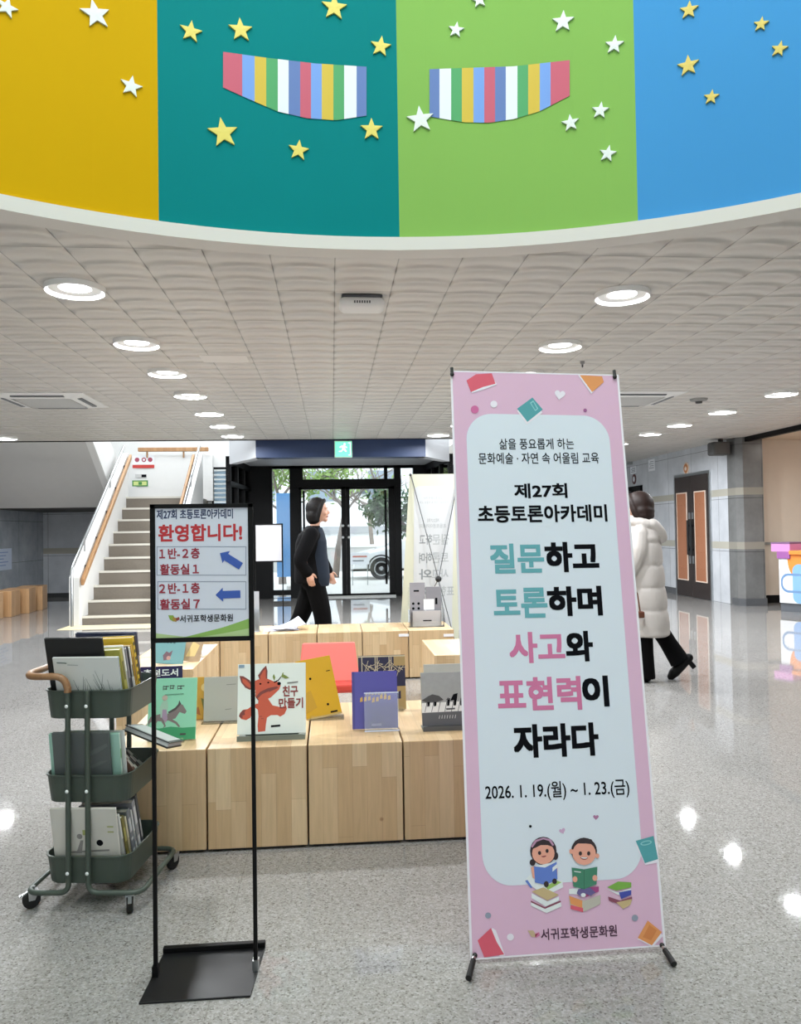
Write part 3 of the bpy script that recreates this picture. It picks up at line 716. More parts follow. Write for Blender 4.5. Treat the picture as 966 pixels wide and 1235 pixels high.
M().box(-.14, 0, -.09, .09, -.1, .1).build('body', mat('camera_grey', '#a9adae', .5), t, bevel=.01)
M().lathe([(.05, .14), (.05, .155), (0, .158)], 16, Tr).build('lens', DARK, t)
# dark speaker box at the wall corner
t = thing('wall_speaker', 'black box speaker hanging at the ceiling corner of the pillar', 'speaker', (6.45, 12.55, CEIL))
M().box(-.17, .13, -.10, .14, -.27, -.05).build('cabinet', mat('speaker_grey', '#4a4a49', .6, var=.2, scale=90), t, bevel=.03)
M().box(-.03, .03, -.03, .03, -.06, 0).build('bracket', DARK, t)
gm = M().box(-.14, .10, -.108, -.098, -.25, -.07); gm.build('speaker_grille', mat('speaker_mesh', '#5b5957', .7, var=.3, scale=200), t)

# reception counter on the right
CA = math.radians(-62)
t = thing('reception_counter', 'white reception counter with orange, blue and magenta shapes at the right edge', 'counter', (6.76, 11.45, 0), CA)
M().box(0, 1.7, .03, .6, 0, .13).build('plinth', mat('plinth_grey', '#5c6066', .5), t)
cb = M().box(0, 1.7, 0, .62, .13, .875).build('body', mat('counter_white', '#eceef0', .4), t, bevel=.006)
M().box(-.10, .20, -.03, .5, .905, 1.02).build('raised_shelf', mat('counter_magenta', '#d48cc4', .45), t, bevel=.004)
M().box(-.10, .20, -.031, .5, 1.02, 1.045).build('shelf_top', mat('shelf_top', '#7e5a83', .5), t)
M().box(-.012, .19, -.028, .4, .80, .905).build('shelf_base', mat('counter_purple', '#9a5a9c', .45), t, bevel=.004)
M().box(.192, 1.7, -.05, .64, .865, .925).build('worktop', mat('counter_orange', '#ef8f3c', .45), t, bevel=.004)
pl = Plane((6.76, 11.45, 0), (math.cos(CA), math.sin(CA), 0), (0, 0, 1)); pr = Print(pl, .002)
OR = mat('counter_orange', '#ef8f3c', .45); BL = mat('counter_blue', '#86b3e8', .45); OB = mat('outline_blue', '#6f93be', .45)
pr.uv([(.32+.18*math.cos(PI+PI*k/20), .80+.31*math.sin(PI+PI*k/20)) for k in range(21)]+[(.5, .865), (.14, .865)], OR)
pr.uv(rrect(.215, .95, .135, .72, .10), BL)
o1 = rrect(.03, .46, .29, .58, .12); i1 = rrect(.058, .432, .325, .545, .098)
for k in range(len(o1)): 
    k2 = (k+1) % len(o1); pr.uv([o1[k], o1[k2], i1[k2], i1[k]], OB)
pr.uv(rrect(1.0, 1.5, .3, .8, .2), OR)
pr.build('front_graphic', t)

# poster on the left wall, wooden cubes under it
t = thing('wall_poster', 'white and pale blue poster on the dark left wall above the wooden cubes', 'poster', (-6.1, 15.0, .88))
M().box(0, .012, -.62, .62, -.20, .20).build('board', mat('poster_blue', '#b9c3d4', .6), t)
l = M()
for i in range(5): l.box(.012, .014, -.5, .45-.1*(i % 3), .12-.06*i, .14-.06*i)
l.build('printed_rule', mat('print_blue', '#7c90b8', .6), t)
CUBEW = wood_material('cube_wood', '#c9a176', '#b58a5f', '#8f6c48', .08)
for i, (x, y, l) in enumerate(((-5.45, 12.95, 'nearest at the picture edge'), (-5.39, 13.5, 'second from the picture edge'), (-5.33, 14.05, 'third from the picture edge'), (-5.32, 14.6, 'farthest, next to the marble wall'))):
    o = M().box(-.21, .21, -.21, .21, 0, .42).build('wooden_cube', CUBEW, None, bevel=.006); o.location = (x-.02, y, 0); o.rotation_euler = (0, 0, .05*i)
    tag(o, f'plain wooden seat cube by the left wall, {l}', 'seat cube', 'wooden cubes by the left wall')

# landing signs
def landing_sign(px, py, wpx, hpx, label, cols):
    p = yat(px, py, 15.77); sc = 15.8/950
    t = thing('wall_sign', label, 'sign', p); w, h = wpx*sc, hpx*sc
    M().box(-w/2, w/2, -.006, 0, -h/2, h/2).build('board', cols[0], t)
    pl = Plane(p+Vector((0, -.006, 0)), (1, 0, 0), (0, 0, 1)); pr = Print(pl, .001); return t, pr, w, h
RED = mat('sign_red', '#c43a34', .5); GRN = mat('sign_green', '#3f8b46', .5); INK = mat('ink_black', '#0d0e13', .7, spec=.1)
t, pr, w, h = landing_sign(173, 557, 25, 15, 'white sign with red and blue marks on the stair landing wall', [PAPER])
pr.uv([(-w/2, -h/2), (w/2, -h/2), (w/2, -h/2+h*.27), (-w/2, -h/2+h*.27)], RED)
for cx_ in (-.12, 0.01, .13): pr.uv([(cx_+.045*math.cos(2*PI*k/14), .04+.045*math.sin(2*PI*k/14)) for k in range(14)], mat('sign_mark', '#a34658' if cx_ else '#485a94', .5))
pr.uv([(.01+.022*math.cos(2*PI*k/14), .04+.022*math.sin(2*PI*k/14)) for k in range(14)], PAPER)
pr.build('printed_mark', t)
t, pr, w, h = landing_sign(169, 583, 18, 7, 'small green and yellow sign on the stair landing wall', [GRN])
pr.uv([(-w*.42, -h*.32), (w*.42, -h*.32), (w*.42, h*.32), (-w*.42, h*.32)], mat('sign_lime', '#cfdc8f', .5)); pr.uv([(-w*.1, -h*.25), (w*.12, -h*.25), (w*.12, h*.25), (-w*.1, h*.25)], GRN); pr.build('printed_mark', t)
t, pr, w, h = landing_sign(170, 574, 13, 4, 'narrow white and black label above the green landing sign', [mat('label_grey', '#c9cac8', .6)])
pr.uv([(w*.05, -h*.4), (w*.48, -h*.4), (w*.48, h*.4), (w*.05, h*.4)], INK); pr.build('printed_mark', t)

# ================================================================== WOODEN BENCH BOXES
BZ = .425
def bench(x0, x1, y0, y1, label, group, h=BZ):
    g_ = .0035
    o = M().box(-(x1-x0)/2+g_, (x1-x0)/2-g_, g_, y1-y0-g_, .012, h).box(-(x1-x0)/2+.02, (x1-x0)/2-.02, .02, y1-y0-.02, 0, .012, 1).build('bench_box', [WOOD, DARK], None, bevel=.003)
    o.location = ((x0+x1)/2, y0, 0); return tag(o, label, 'bench box', group)
FG = 'front row of bench boxes'
bench(-.93, -.529, 3.335, 4.14, 'pale wood bench box behind the green cart, carrying the green horse book', FG)
bench(-.529, -.114, 3.335, 4.14, 'pale wood bench box carrying the red fox book', FG)
bench(-.114, .287, 3.335, 4.14, 'pale wood bench box carrying the purple book', FG)
bench(.287, .69, 3.335, 4.14, 'pale wood bench box carrying the piano key book, beside the pink banner', FG)
FR = 'far row of bench boxes'
xs = [-1.40, -.985, -.569, -.144, .255, .665, 1.075]
fl = ['at its left end, hidden by the framed sign', 'under the loose papers', 'in front of the walking person in black', 'behind the coral chair', 'under the brochure holder', 'at its right end beside the pink banner']
for i in range(6): bench(xs[i], xs[i+1], 6.98, 7.62, 'wood bench box of the far row '+fl[i], FR)
bench(-1.42, -.92, 5.30, 5.86, 'wood bench box on the left side of the ring carrying the teal book', 'left side bench boxes')
bench(-1.42, -.92, 5.87, 6.46, 'wood bench box on the left side of the ring, farther, nearly empty', 'left side bench boxes')
bench(.71, 1.25, 5.57, 6.38, 'wood bench box on the right side of the ring next to the banner', 'right side bench boxes')

# ================================================================== BOOKS
def book(w, h, t, cover, label, name='picture_book', group=None, pages=PAGES, spine=None, cat='book', loc=(0, 0, 0), rz=0, tilt=0, roll=0, spine_side=-1):
    """upright closed book, front cover facing -y, bottom edge at z=0, x centred"""
    root = bpy.data.objects.new(name, None); COL.objects.link(root); root.location = loc
    root.rotation_euler = (math.radians(-tilt), math.radians(roll), rz); root.rotation_mode = 'XYZ'
    tag(root, label, cat, group)
    c = M(); th = .0028; s = spine_side
    c.box(-w/2, w/2, 0, th, 0, h); c.box(-w/2, w/2, t-th, t, 0, h)
    c.box((w/2-th)*s if s > 0 else -w/2, w/2 if s > 0 else -w/2+th, th, t-th, 0, h, 1)
    co = c.build('cover', [cover, spine or cover], root, bevel=.0008, segs=1)
    M().box(-w/2+.003+(.001 if s < 0 else 0), w/2-.003, th, t-th, .003, h-.004).build('pages', pages, root)
    return root, co
def face(root, w, h):
    """plane of the front cover, (u, v) from the lower left corner"""
    T = Matrix.LocRotScale(root.location, root.rotation_euler.to_quaternion(), None)
    o = T @ Vector((-w/2, 0, 0)); return Plane(o, (T @ Vector((1, 0, 0)))-T.translation, (T @ Vector((0, 0, 1)))-T.translation)
def circ(cx, cy, r, n=18, ry=None): return [(cx+r*math.cos(2*PI*k/n), cy+(ry or r)*math.sin(2*PI*k/n)) for k in range(n)]
def shelf_stand(x, y, w, label, m, d=.07, back=.12, tilt=14, name='book_stand'):
    t = thing(name, label, 'book stand', (x, y, BZ), 0, 'book stands on the front boxes')
    M().box(-w/2, w/2, -.03, d, 0, .004).box(-w/2, w/2, -.034, -.03, 0, .022).build('tray', m, t)
    T = rot('X', -tilt, (0, .028, 0)); M().box(-w*.4, w*.4, .028, .032, .0, back, T=T).build('back_rest', m, t); return t

# fox book
w, h = .295, .30
bk, co = book(w, h, .022, mat('cover_pale_green', '#dfe7df', .35), 'white picture book with a dancing red fox on the cover', loc=(-.272, 3.47, BZ+.020), tilt=12)
pl = face(bk, w, h); pr = Print(pl, .0004)
FX = mat('fox_red', '#c4573c', .5); FXD = mat('fox_dark', '#7c3a33', .5); CREAM = mat('fox_cream', '#eadfc8', .5); INKB = mat('ink_brown', '#8a3a34', .5); GREENI = mat('leaf_ink', '#7a8a3e', .5)
def fx(pts, m): pr.uv([((x-140)/250*w, (450-y)/245*h) for x, y in pts], m)
fx([(222, 372), (205, 358), (193, 372), (188, 392), (172, 400), (155, 396), (146, 386), (150, 374), (162, 364), (178, 362), (192, 352), (212, 344), (226, 352)], FX)
fx([(150, 376), (158, 366), (172, 364), (166, 372), (168, 382), (158, 384), (160, 392), (150, 391), (146, 384)], FXD)
fx([(216, 330), (250, 326), (268, 352), (300, 360), (318, 354), (321, 366), (312, 384), (296, 392), (286, 386), (262, 386), (248, 394), (244, 420), (242, 440), (216, 442), (214, 420), (217, 388), (214, 360)], FX)
fx([(146, 246), (160, 247), (184, 262), (196, 284), (186, 296), (168, 288), (152, 268)], FXD)
fx([(156, 254), (170, 260), (186, 276), (188, 290), (172, 282), (158, 268)], FX)
fx([(214, 246), (232, 222), (244, 212), (249, 232), (248, 262), (220, 262)], FXD)
fx([(222, 250), (234, 230), (242, 224), (243, 258), (224, 262)], FX)
fx([(188, 282), (200, 266), (222, 258), (248, 258), (270, 268), (292, 272), (298, 284), (292, 298), (276, 312), (262, 324), (240, 334), (218, 332), (204, 318), (206, 308), (192, 300)], FX)
fx([(206, 322), (222, 304), (250, 292), (284, 286), (290, 292), (258, 304), (232, 318), (216, 334)], FXD)
fx([(214, 326), (230, 312), (256, 302), (250, 312), (232, 322), (220, 334)], FX)
fx([(188, 292), (206, 298), (202, 312), (190, 302)], CREAM)
for x_, y_ in ((223, 276), (252, 272)): fx([(x_+4*math.cos(2*PI*k/12), y_+3*math.sin(2*PI*k/12)) for k in range(12)], INK)
fx([(292+7*math.cos(2*PI*k/12), 277+6*math.sin(2*PI*k/12)) for k in range(12)], INK)
for x_, y_ in ((220, 388), (226, 396)): fx([(x_, y_), (x_+10, y_), (x_+10, y_+2), (x_, y_+2)], FXD)
fx([(272, 270), (288, 264), (298, 252), (300, 254), (290, 267), (274, 274)], INK)
fx([(274, 268), (268, 252), (272, 242), (278, 254)], GREENI); fx([(298, 252), (306, 244), (318, 250), (330, 258), (314, 260)], GREENI); fx([(300, 254), (304, 240), (309, 238), (306, 250)], GREENI)
pr.textuv('친구', .195, .262, .155, .202, INKB, .035); pr.textuv('만들기', .178, .284, .105, .150, INKB, .035)
pr.uv([(.215, .21), (.262, .214), (.262, .22), (.215, .216)], mat('ink_grey', '#7b7c78', .6))
pr.uv([(.145, .028), (.185, .03), (.185, .038), (.145, .036)], INK)
pr.uv([(.004, .285), (.028, .285), (.028, .298), (.004, .298)], mat('label_blue', '#7f97a8', .5))
pr.build('cover_print', co)
shelf_stand(-.272, 3.47, .29, 'low grey green stand under the fox book', mat('stand_greygreen', '#6f7870', .5))

# green horse book
w, h = .205, .262
bk, co = book(w, h, .014, mat('cover_mint', '#8fd2b2', .35), 'mint green picture book with a rider on a grey horse', loc=(-.703, 3.49, BZ+.004), tilt=14)
pl = face(bk, w, h); pr = Print(pl, .0004); GR2 = mat('meadow_green', '#3d9a68', .5); HG = mat('horse_grey', '#7d7371', .5); MAN = mat('mane_dark', '#4b4747', .5)
pr.uv([(0, 0), (w, 0), (w, .052), (.15, .05), (.1, .056), (.05, .05), (0, .055)], GR2)
pr.uv([(.01, .075), (.028, .105), (.06, .112), (.09, .112), (.115, .128), (.135, .152), (.148, .146), (.165, .118), (.158, .108), (.135, .116), (.118, .09), (.09, .082), (.05, .08), (.03, .085)], HG)
for p in ([(.03, .09), (.02, .055), (.026, .052), (.045, .085)], [(.055, .085), (.072, .06), (.065, .05), (.079, .058), (.07, .084)], [(.1, .09), (.125, .075), (.14, .055), (.133, .053), (.118, .068), (.09, .082)], [(.012, .1), (.002, .08), (.006, .06), (.012, .078), (.026, .1)]): pr.uv(p, HG)
pr.uv([(.085, .118), (.115, .135), (.135, .158), (.14, .15), (.118, .125), (.09, .112)], MAN); pr.uv([(.128, .15), (.132, .166), (.14, .152)], MAN)
pr.uv([(.055, .095), (.05, .14), (.062, .165), (.082, .165), (.085, .14), (.083, .1)], mat('rider_coat', '#9cc0ab', .5)); pr.uv(circ(.07, .178, .012), mat('rider_face', '#b5a99a', .5)); pr.uv([(.06, .095), (.062, .13), (.078, .128), (.085, .09), (.078, .072)], mat('rider_mauve', '#a18ea4', .5))
for x0, y0, w_ in ((.06, .212, .025), (.09, .214, .02), (.122, .212, .03)):
    for k in range(2): pr.uv([(x0+k*.013, y0), (x0+k*.013+.003, y0), (x0+k*.013+.003, y0+.018), (x0+k*.013, y0+.018)], MAN)
    pr.uv([(x0, y0+.014), (x0+w_, y0+.014), (x0+w_, y0+.017), (x0, y0+.017)], MAN); pr.uv([(x0, y0+.003), (x0+w_*.7, y0+.003), (x0+w_*.7, y0+.006), (x0, y0+.006)], MAN)
pr.uv([(.07, .190), (.15, .192), (.15, .195), (.07, .193)], mat('ink_green', '#5e9079', .5)); pr.uv([(.14, .02), (.165, .02), (.165, .027), (.14, .027)], MAN)
pr.build('cover_print', co)
shelf_stand(-.703, 3.49, .12, 'clear acrylic stand under the mint green horse book', ACR, back=.10)

# navy label board behind it
t = thing('label_board', 'navy label board with white lettering behind the mint green book', 'label board', (-.735, 3.80, BZ))
p0 = yat(220, 803, 3.80); p1 = yat(220, 823, 3.80)
xr, zt, zb = p0.x, p0.z, p1.z; xl = xr-.235
M().box(xl, xr, 3.80, 3.806, zb, zt).build('board', mat('label_navy', '#2a1f52', .45), t, world=True, bevel=.001)
M().box((xl+xr)/2-.02, (xl+xr)/2+.02, 3.806, 3.81, BZ, zb+.02).box((xl+xr)/2-.05, (xl+xr)/2+.05, 3.78, 3.86, BZ, BZ+.004).build('holder', ACR, t, world=True)
pl = Plane((xl, 3.80, zb), (1, 0, 0), (0, 0, 1)); pr = Print(pl, .0006)
pr.textuv('추천도서', .055, .215, .030, .066, PAPER, .03)
pr.uv([(.06, .012), (.205, .012), (.205, .017), (.06, .017)], mat('label_lilac', '#b7b0d8', .5)); pr.build('lettering', t)

# yellow illustrated book behind the green one
w, h = .09, .19
bk, co = book(.12, .20, .012, mat('cover_ochre', '#c5953b', .4, var=.25, scale=18), 'ochre illustrated book peeking out behind the mint green book', loc=(-.648, 3.86, BZ+.002), tilt=10)
pl = face(bk, .12, .20); pr = Print(pl, .0004); pr.uv([(.07, .1), (.12, .085), (.12, .03), (.085, .04)], mat('ink_olive', '#6d6b36', .5)); pr.uv(circ(.09, .15, .02), mat('ink_cream', '#e3c88a', .5)); pr.uv([(.02, .04), (.06, .06), (.07, .02)], mat('ink_rust', '#a36236', .5)); pr.build('cover_print', co)

# grey book
bk, co = book(.20, .205, .014, mat('cover_grey', '#a9a7a3', .45), 'plain grey book standing behind the fox book', loc=(-.515, 3.80, BZ+.006), tilt=10, rz=.0)
pl = face(bk, .20, .205); pr = Print(pl, .0004); pr.uv([(.105, .165), (.15, .167), (.15, .17), (.105, .168)], mat('ink_grey', '#7b7c78', .6)); pr.uv([(.1, .05), (.13, .053), (.13, .056), (.1, .053)], mat('ink_grey', '#7b7c78', .6)); pr.build('cover_print', co)
shelf_stand(-.515, 3.80, .21, 'white edged acrylic stand under the grey book', ACR, back=.08)

# yellow board book
w, h = .175, .285
bk, co = book(w, h, .016, mat('cover_yellow', '#c99b12', .4, var=.06), 'mustard yellow book leaning to the left, with three dark dots', loc=(-.045, 3.80, BZ+.008), tilt=20, roll=-6, rz=.32)
pl = face(bk, w, h); pr = Print(pl, .0004)
for u, v in ((.055, .19), (.035, .055), (.115, .055)): pr.uv(circ(u, v, .006), INK)
pr.uv([(.12, .012), (.155, .012), (.155, .02), (.12, .02)], INK); pr.uv([(.14, .21), (.16, .21), (.16, .214), (.14, .214)], INK)
pr.uv([(0, 0), (w, 0), (w, .008), (0, .008)], mat('cover_kraft', '#b79a5f', .6)); pr.uv([(.0, .12), (.045, .135), (.06, .05), (.0, .03)], mat('cover_yellow_dark', '#b98f1c', .5)); pr.build('cover_print', co)
shelf_stand(-.035, 3.80, .16, 'clear acrylic stand under the mustard yellow book', ACR, back=.09)

# purple book
w, h = .205, .252
bk, co = book(w, h, .015, mat('cover_purple', '#4b479b', .3), 'purple book with gold lettering marks in a clear holder', loc=(.183, 3.55, BZ+.006), tilt=10)
pl = face(bk, w, h); pr = Print(pl, .0004); GO = mat('gold_ink', '#c39a4a', .35, metal=.4); GO2 = mat('gold_dim', '#9c8a78', .4)
rnd = random.Random(3)
for i in range(8):
    u = .035+i*.018; v = .118+rnd.uniform(-.004, .01); pr.uv([(u, v), (u+.013, v+.003), (u+.012, v+.02+rnd.uniform(0, .008)), (u+.002, v+.018)], GO)
for i in range(7):
    u = .06+i*.014; pr.uv([(u, .146), (u+.01, .148), (u+.009, .158+rnd.uniform(0, .006)), (u+.001, .157)], GO2)
pr.uv([(.085, .012), (.13, .012), (.13, .022), (.085, .022)], mat('ink_lilac', '#a9a7d6', .5)); pr.uv([(.0, .0), (.012, .0), (.012, h), (.0, h)], mat('cover_purple_dark', '#403c88', .35))
pr.build('cover_print', co)
t = thing('acrylic_holder', 'clear acrylic pocket in front of the purple book', 'book stand', (.183, 3.52, BZ), 0, 'book stands on the front boxes')
T = rot('X', -10); M().box(-.05, .105, -.006, -.003, .0, .17, T=T).box(-.05, .105, -.006, .05, .0, .003, T=T).build('front_pane', ACR, t); M().box(-.05, .105, -.0075, -.0025, .0, .006, T=T).build('lower_rim', mat('acrylic_edge', '#ccd3e6', .2), t); M().box(-.05, .105, -.0075, -.0025, .166, .171, T=T).build('upper_rim', mat('acrylic_edge', '#ccd3e6', .2), t)

# dark patterned book
w, h = .235, .265
NV = mat('cover_midnight', '#23233f', .4); bk, co = book(w, h, .016, NV, 'midnight blue book with pale gold line pattern behind the purple book', loc=(.24, 3.93, BZ+.004), tilt=9)
pl = face(bk, w, h); pr = Print(pl, .0004); LN = mat('ink_goldwhite', '#c9bda0', .4)
def ln(u0, v0, u1, v1, wd=.0016, m=LN):
    d = Vector((u1-u0, v1-v0)).normalized(); n_ = Vector((-d.y, d.x))*wd; pr.uv([(u0-n_.x, v0-n_.y), (u1-n_.x, v1-n_.y), (u1+n_.x, v1+n_.y), (u0+n_.x, v0+n_.y)], m)
for u in (.018, .085, .095, .155, .165): ln(u, .13, u, h-.004, .002)
ln(0, h-.005, w, h-.005, .003)
for i in range(14):
    u = .02+i*.014; ln(u, .15+.03*(i % 3), u+.03, .24-.02*(i % 4), .0012); ln(u, .23-.01*(i % 5), u+.035, .19+.015*(i % 3), .0012)
TANB = mat('ink_tan', '#a98f5e', .5)
pr.uv([(.178, 0), (w, 0), (w, h*.42), (.178, h*.42)], TANB); pr.uv([(.178, h*.8), (w, h*.8), (w, h-.008), (.178, h-.008)], TANB); pr.uv([(.19, .05), (.21, .05), (.21, .09), (.19, .08)], NV)
pr.build('cover_print', co)
shelf_stand(.24, 3.93, .2, 'clear acrylic stand under the midnight blue book', ACR, back=.09)

# piano key book and its neighbour
w, h = .27, .235
PG = mat('cover_photo_grey', '#9ea09d', .4, var=.12, scale=40); bk, co = book(w, h, .018, PG, 'grey photo book with piano keys on the cover beside the pink banner', loc=(.527, 3.52, BZ+.016), tilt=12)
pl = face(bk, w, h); pr = Print(pl, .0004); WK = mat('key_white', '#e4e4e0', .35); DG = mat('band_dark', '#5c5e5f', .4)
pr.uv([(0, 0), (w, 0), (w, .062), (0, .058)], DG); pr.uv([(0, .058), (w, .062), (w, .105), (0, .100)], WK)
for i in range(9):
    u = .012+i*.03; pr.uv([(u, .06), (u+.002, .06), (u+.014, .103), (u+.011, .103)], INK)
for i in range(9):
    if i % 4 != 2: u = .02+i*.03; pr.uv([(u+.004, .085), (u+.015, .086), (u+.02, .118), (u+.008, .118)], INK)
pr.uv([(.0, .112), (.03, .13), (.05, .138), (.08, .13), (.1, .112), (.07, .104), (.02, .104)], mat('photo_dark', '#4a4a49', .5)); pr.uv([(.13, .108), (.145, .135), (.165, .14), (.16, .11)], INK); pr.uv([(.11, .11), (.12, .122), (.13, .114)], mat('photo_dark', '#4a4a49', .5))
pr.uv([(.11, .068), (.15, .069), (.15, .076), (.11, .075)], DG)
for i in range(7): u = .075+i*.012; pr.uv([(u, .03), (u+.002, .03), (u+.005, .045), (u+.003, .045)], WK)
pr.build('cover_print', co)
shelf_stand(.527, 3.52, .27, 'dark grey stand under the piano key book', mat('stand_dark', '#55585a', .5))
w, h = .25, .215
bk, co = book(w, h, .016, mat('cover_photo_pale', '#b5b6b1', .4, var=.06, scale=20), 'photo book with black and white shapes over brown, behind the piano key book', loc=(.575, 3.92, BZ+.09-.086), tilt=9)
pl = face(bk, w, h); pr = Print(pl, .0004)
pr.uv([(0, .08), (w, .08), (w, .13), (.06, .13), (0, .115)], mat('photo_brown', '#6f4f40', .5)); pr.uv([(.02, .12), (.06, .16), (.12, .165), (.2, .14), (.2, .13), (.1, .145), (.07, .12)], INK); pr.uv([(.06, .095), (.10, .125), (.16, .115), (.12, .085)], WK); pr.uv([(.08, .1), (.095, .112), (.1, .1)], INK); pr.uv([(.105, .1), (.118, .112), (.125, .1)], INK); pr.uv([(.12, .135), (.17, .15), (.21, .145), (.19, .135)], WK)
pr.build('cover_print', co)
shelf_stand(.575, 3.92, .2, 'clear acrylic stand behind the piano key book', ACR, back=.08)

# left side bench
w, h = .20, .19
bk, co = book(w, h, .014, mat('cover_teal', '#6f9ea4', .4), 'teal picture book on the left bench, under the framed sign', loc=(-1.13, 5.52, BZ+.004), tilt=18, roll=6)
pl = face(bk, w, h); pr = Print(pl, .0004); pr.uv([(.07, .02), (.06, .055), (.08, .085), (.1, .075), (.12, .095), (.115, .06), (.1, .03)], mat('ink_plum', '#6d5560', .5)); pr.uv(circ(.1, .04, .014), mat('ink_pinkish', '#b48d86', .5))
for i in range(4): pr.uv([(.05+.022*i, .14), (.065+.022*i, .14), (.065+.022*i, .15), (.05+.022*i, .15)], mat('ink_tealdark', '#3b6068', .5))
pr.build('cover_print', co)
bk, co = book(.14, .17, .012, mat('cover_tan', '#b39a7c', .45, var=.2, scale=25), 'brown and cream book beside the teal book on the left bench', loc=(-1.0, 5.60, BZ+.004), tilt=16, roll=10)
pl = face(bk, .14, .17); pr = Print(pl, .0004); pr.uv([(.04, .03), (.1, .04), (.12, .12), (.07, .14)], mat('ink_cream', '#e3d8bf', .5)); pr.build('cover_print', co)
t = thing('wire_easel', 'small clear easel standing on the left bench behind the brown book', 'book stand', (-.97, 5.80, BZ))
M().tube([(-.04, 0, 0), (-.01, .03, .13), (.03, 0, 0)], .004, 6).tube([(-.01, .03, .13), (0, .09, 0)], .004, 6).build('frame', STEEL, t)
M().box(-.05, .04, -.004, .02, .0, .006).build('ledge', STEEL, t)
t = thing('small_figurine', 'tiny dark ornament on the far left bench box', 'ornament', (-1.05, 6.1, BZ)); M().lathe([(.03, 0), (.02, .03), (.026, .05), (.012, .07), (0, .08)], 14).build('body', mat('ornament_brown', '#8a7560', .5), t); M().box(-.04, .04, -.02, .02, 0, .006).build('base', DARK, t)

# things on the far row
t = thing('brochure_holder', 'clear acrylic brochure holder with grey leaflets on the far bench row', 'brochure holder', (yat(514, 750, 7.25).x, 7.25, BZ))
M().box(-.16, .16, .05, .055, 0, .36).box(-.16, .16, -.06, .055, 0, .004).box(-.16, .16, -.06, -.056, 0, .05).box(-.16, -.156, -.06, .05, 0, .16).box(.156, .16, -.06, .05, 0, .16).build('tray', ACR, t)
GL = [mat('leaflet_a', '#94939a', .5, var=.08, scale=20), mat('leaflet_b', '#85858c', .5, var=.08, scale=20), mat('leaflet_c', '#b8b6b8', .5)]
for k, (x0, x1, y_, z1, gm_) in enumerate(((-.15, .0, .035, .40, 0), (-.0, .15, .03, .36, 1), (-.13, .14, .0, .14, 2))):
    tt = thing('leaflet_stack', ['tall grey leaflet stack at the left in the clear holder', 'shorter grey leaflet stack at the right in the clear holder', 'pale leaflets in the front slot of the clear holder'][k], 'leaflets', (t.location.x, t.location.y, BZ+.004))
    lo = M().box(x0+.004, x1-.004, y_-.008, y_+.008, 0, z1).build('leaflets', GL[gm_], tt)
    pr = Print(Plane(Vector((t.location.x, t.location.y+y_-.008, BZ)), (1, 0, 0), (0, 0, 1)), .0006)
    if k == 0:
        for i in range(3):
            for j in range(2): pr.uv(circ(x0+.035+.05*j, .12+.045*i, .012), INK)
        pr.uv([(x0+.04, .32), (x0+.09, .32), (x0+.09, .335), (x0+.04, .335)], INK)
    elif k == 1:
        pr.uv([(x0-.04+.02, .15), (x0+.08, .15), (x0+.08, .25), (x0-.02, .25)], PAPER); pr.uv([(x0+.09, .2), (x0+.11, .2), (x0+.11, .26), (x0+.09, .26)], INK)
    else: pr.uv([(x0+.1, .05), (x0+.18, .05), (x0+.18, .06), (x0+.1, .06)], INK)
    pr.build('cover_print', lo)
t = thing('acrylic_stand', 'narrow clear acrylic stand on the far bench beside the framed sign', 'display stand', (yat(308, 752, 7.2).x, 7.2, BZ))
M().box(-.035, .035, 0, .006, 0, .36).box(-.035, .035, -.06, .06, 0, .005).build('panel', mat('frosted_acrylic', '#b9bdc4', .3), t); M().box(-.035, .06, -.02, -.016, 0, .2).build('front_pocket', ACR, t)
rnd = random.Random(11)
for k, (px_, py_, w_, h_, a, l) in enumerate(((340, 750, .30, .20, 8, 'flat white sheet at the bottom of the paper pile on the far bench'), (335, 752, .26, .19, -14, 'blue white sheet in the middle of the paper pile on the far bench'), (346, 748, .27, .2, 22, 'curled sheet on top of the paper pile on the far bench'))):
    t = thing('paper_sheets', l, 'papers', (-.44+.03*(k-1), 7.26, BZ+.002+.009*k), math.radians(a), 'loose papers on the far row')
    mb = M(); nx = 9; lift = (.004, .02, .06)[k]
    vs = [(-w_/2+w_*i/nx, -h_/2+h_*j/3, lift*((i/nx)**2)*(.5+j*.3)+.001) for i in range(nx+1) for j in range(4)]
    vs2 = [(x, y, z+.004) for x, y, z in vs]
    fs = [(i*4+j, i*4+j+1, (i+1)*4+j+1, (i+1)*4+j) for i in range(nx) for j in range(3)]; nv_ = len(vs)
    edge = [(i*4, (i+1)*4) for i in range(nx)]+[((nx)*4+j, nx*4+j+1) for j in range(3)]+[((i+1)*4+3, i*4+3) for i in range(nx)]+[(j+1, j) for j in range(3)]
    mb.add(vs+vs2, fs+[tuple(q+nv_ for q in f) for f in fs]+[(a_, b_, b_+nv_, a_+nv_) for a_, b_ in edge], 0, False)
    mb.build('sheet', mat('paper_lilac', '#cfd3e4', .6, var=.06, scale=14), t)
for px_, l in ((487, 'small white label sticker on the far bench box edge under the brochure holder'), (541, 'small white label sticker on the far bench edge near the banner')):
    p = yat(px_, 765, 6.98); t = thing('label_sticker', l, 'label', (p.x, 6.983, p.z-.008), 0, 'stickers on the far bench row'); M().box(-.045, .045, -.004, 0, -.012, .012).build('sticker', PAPER, t)

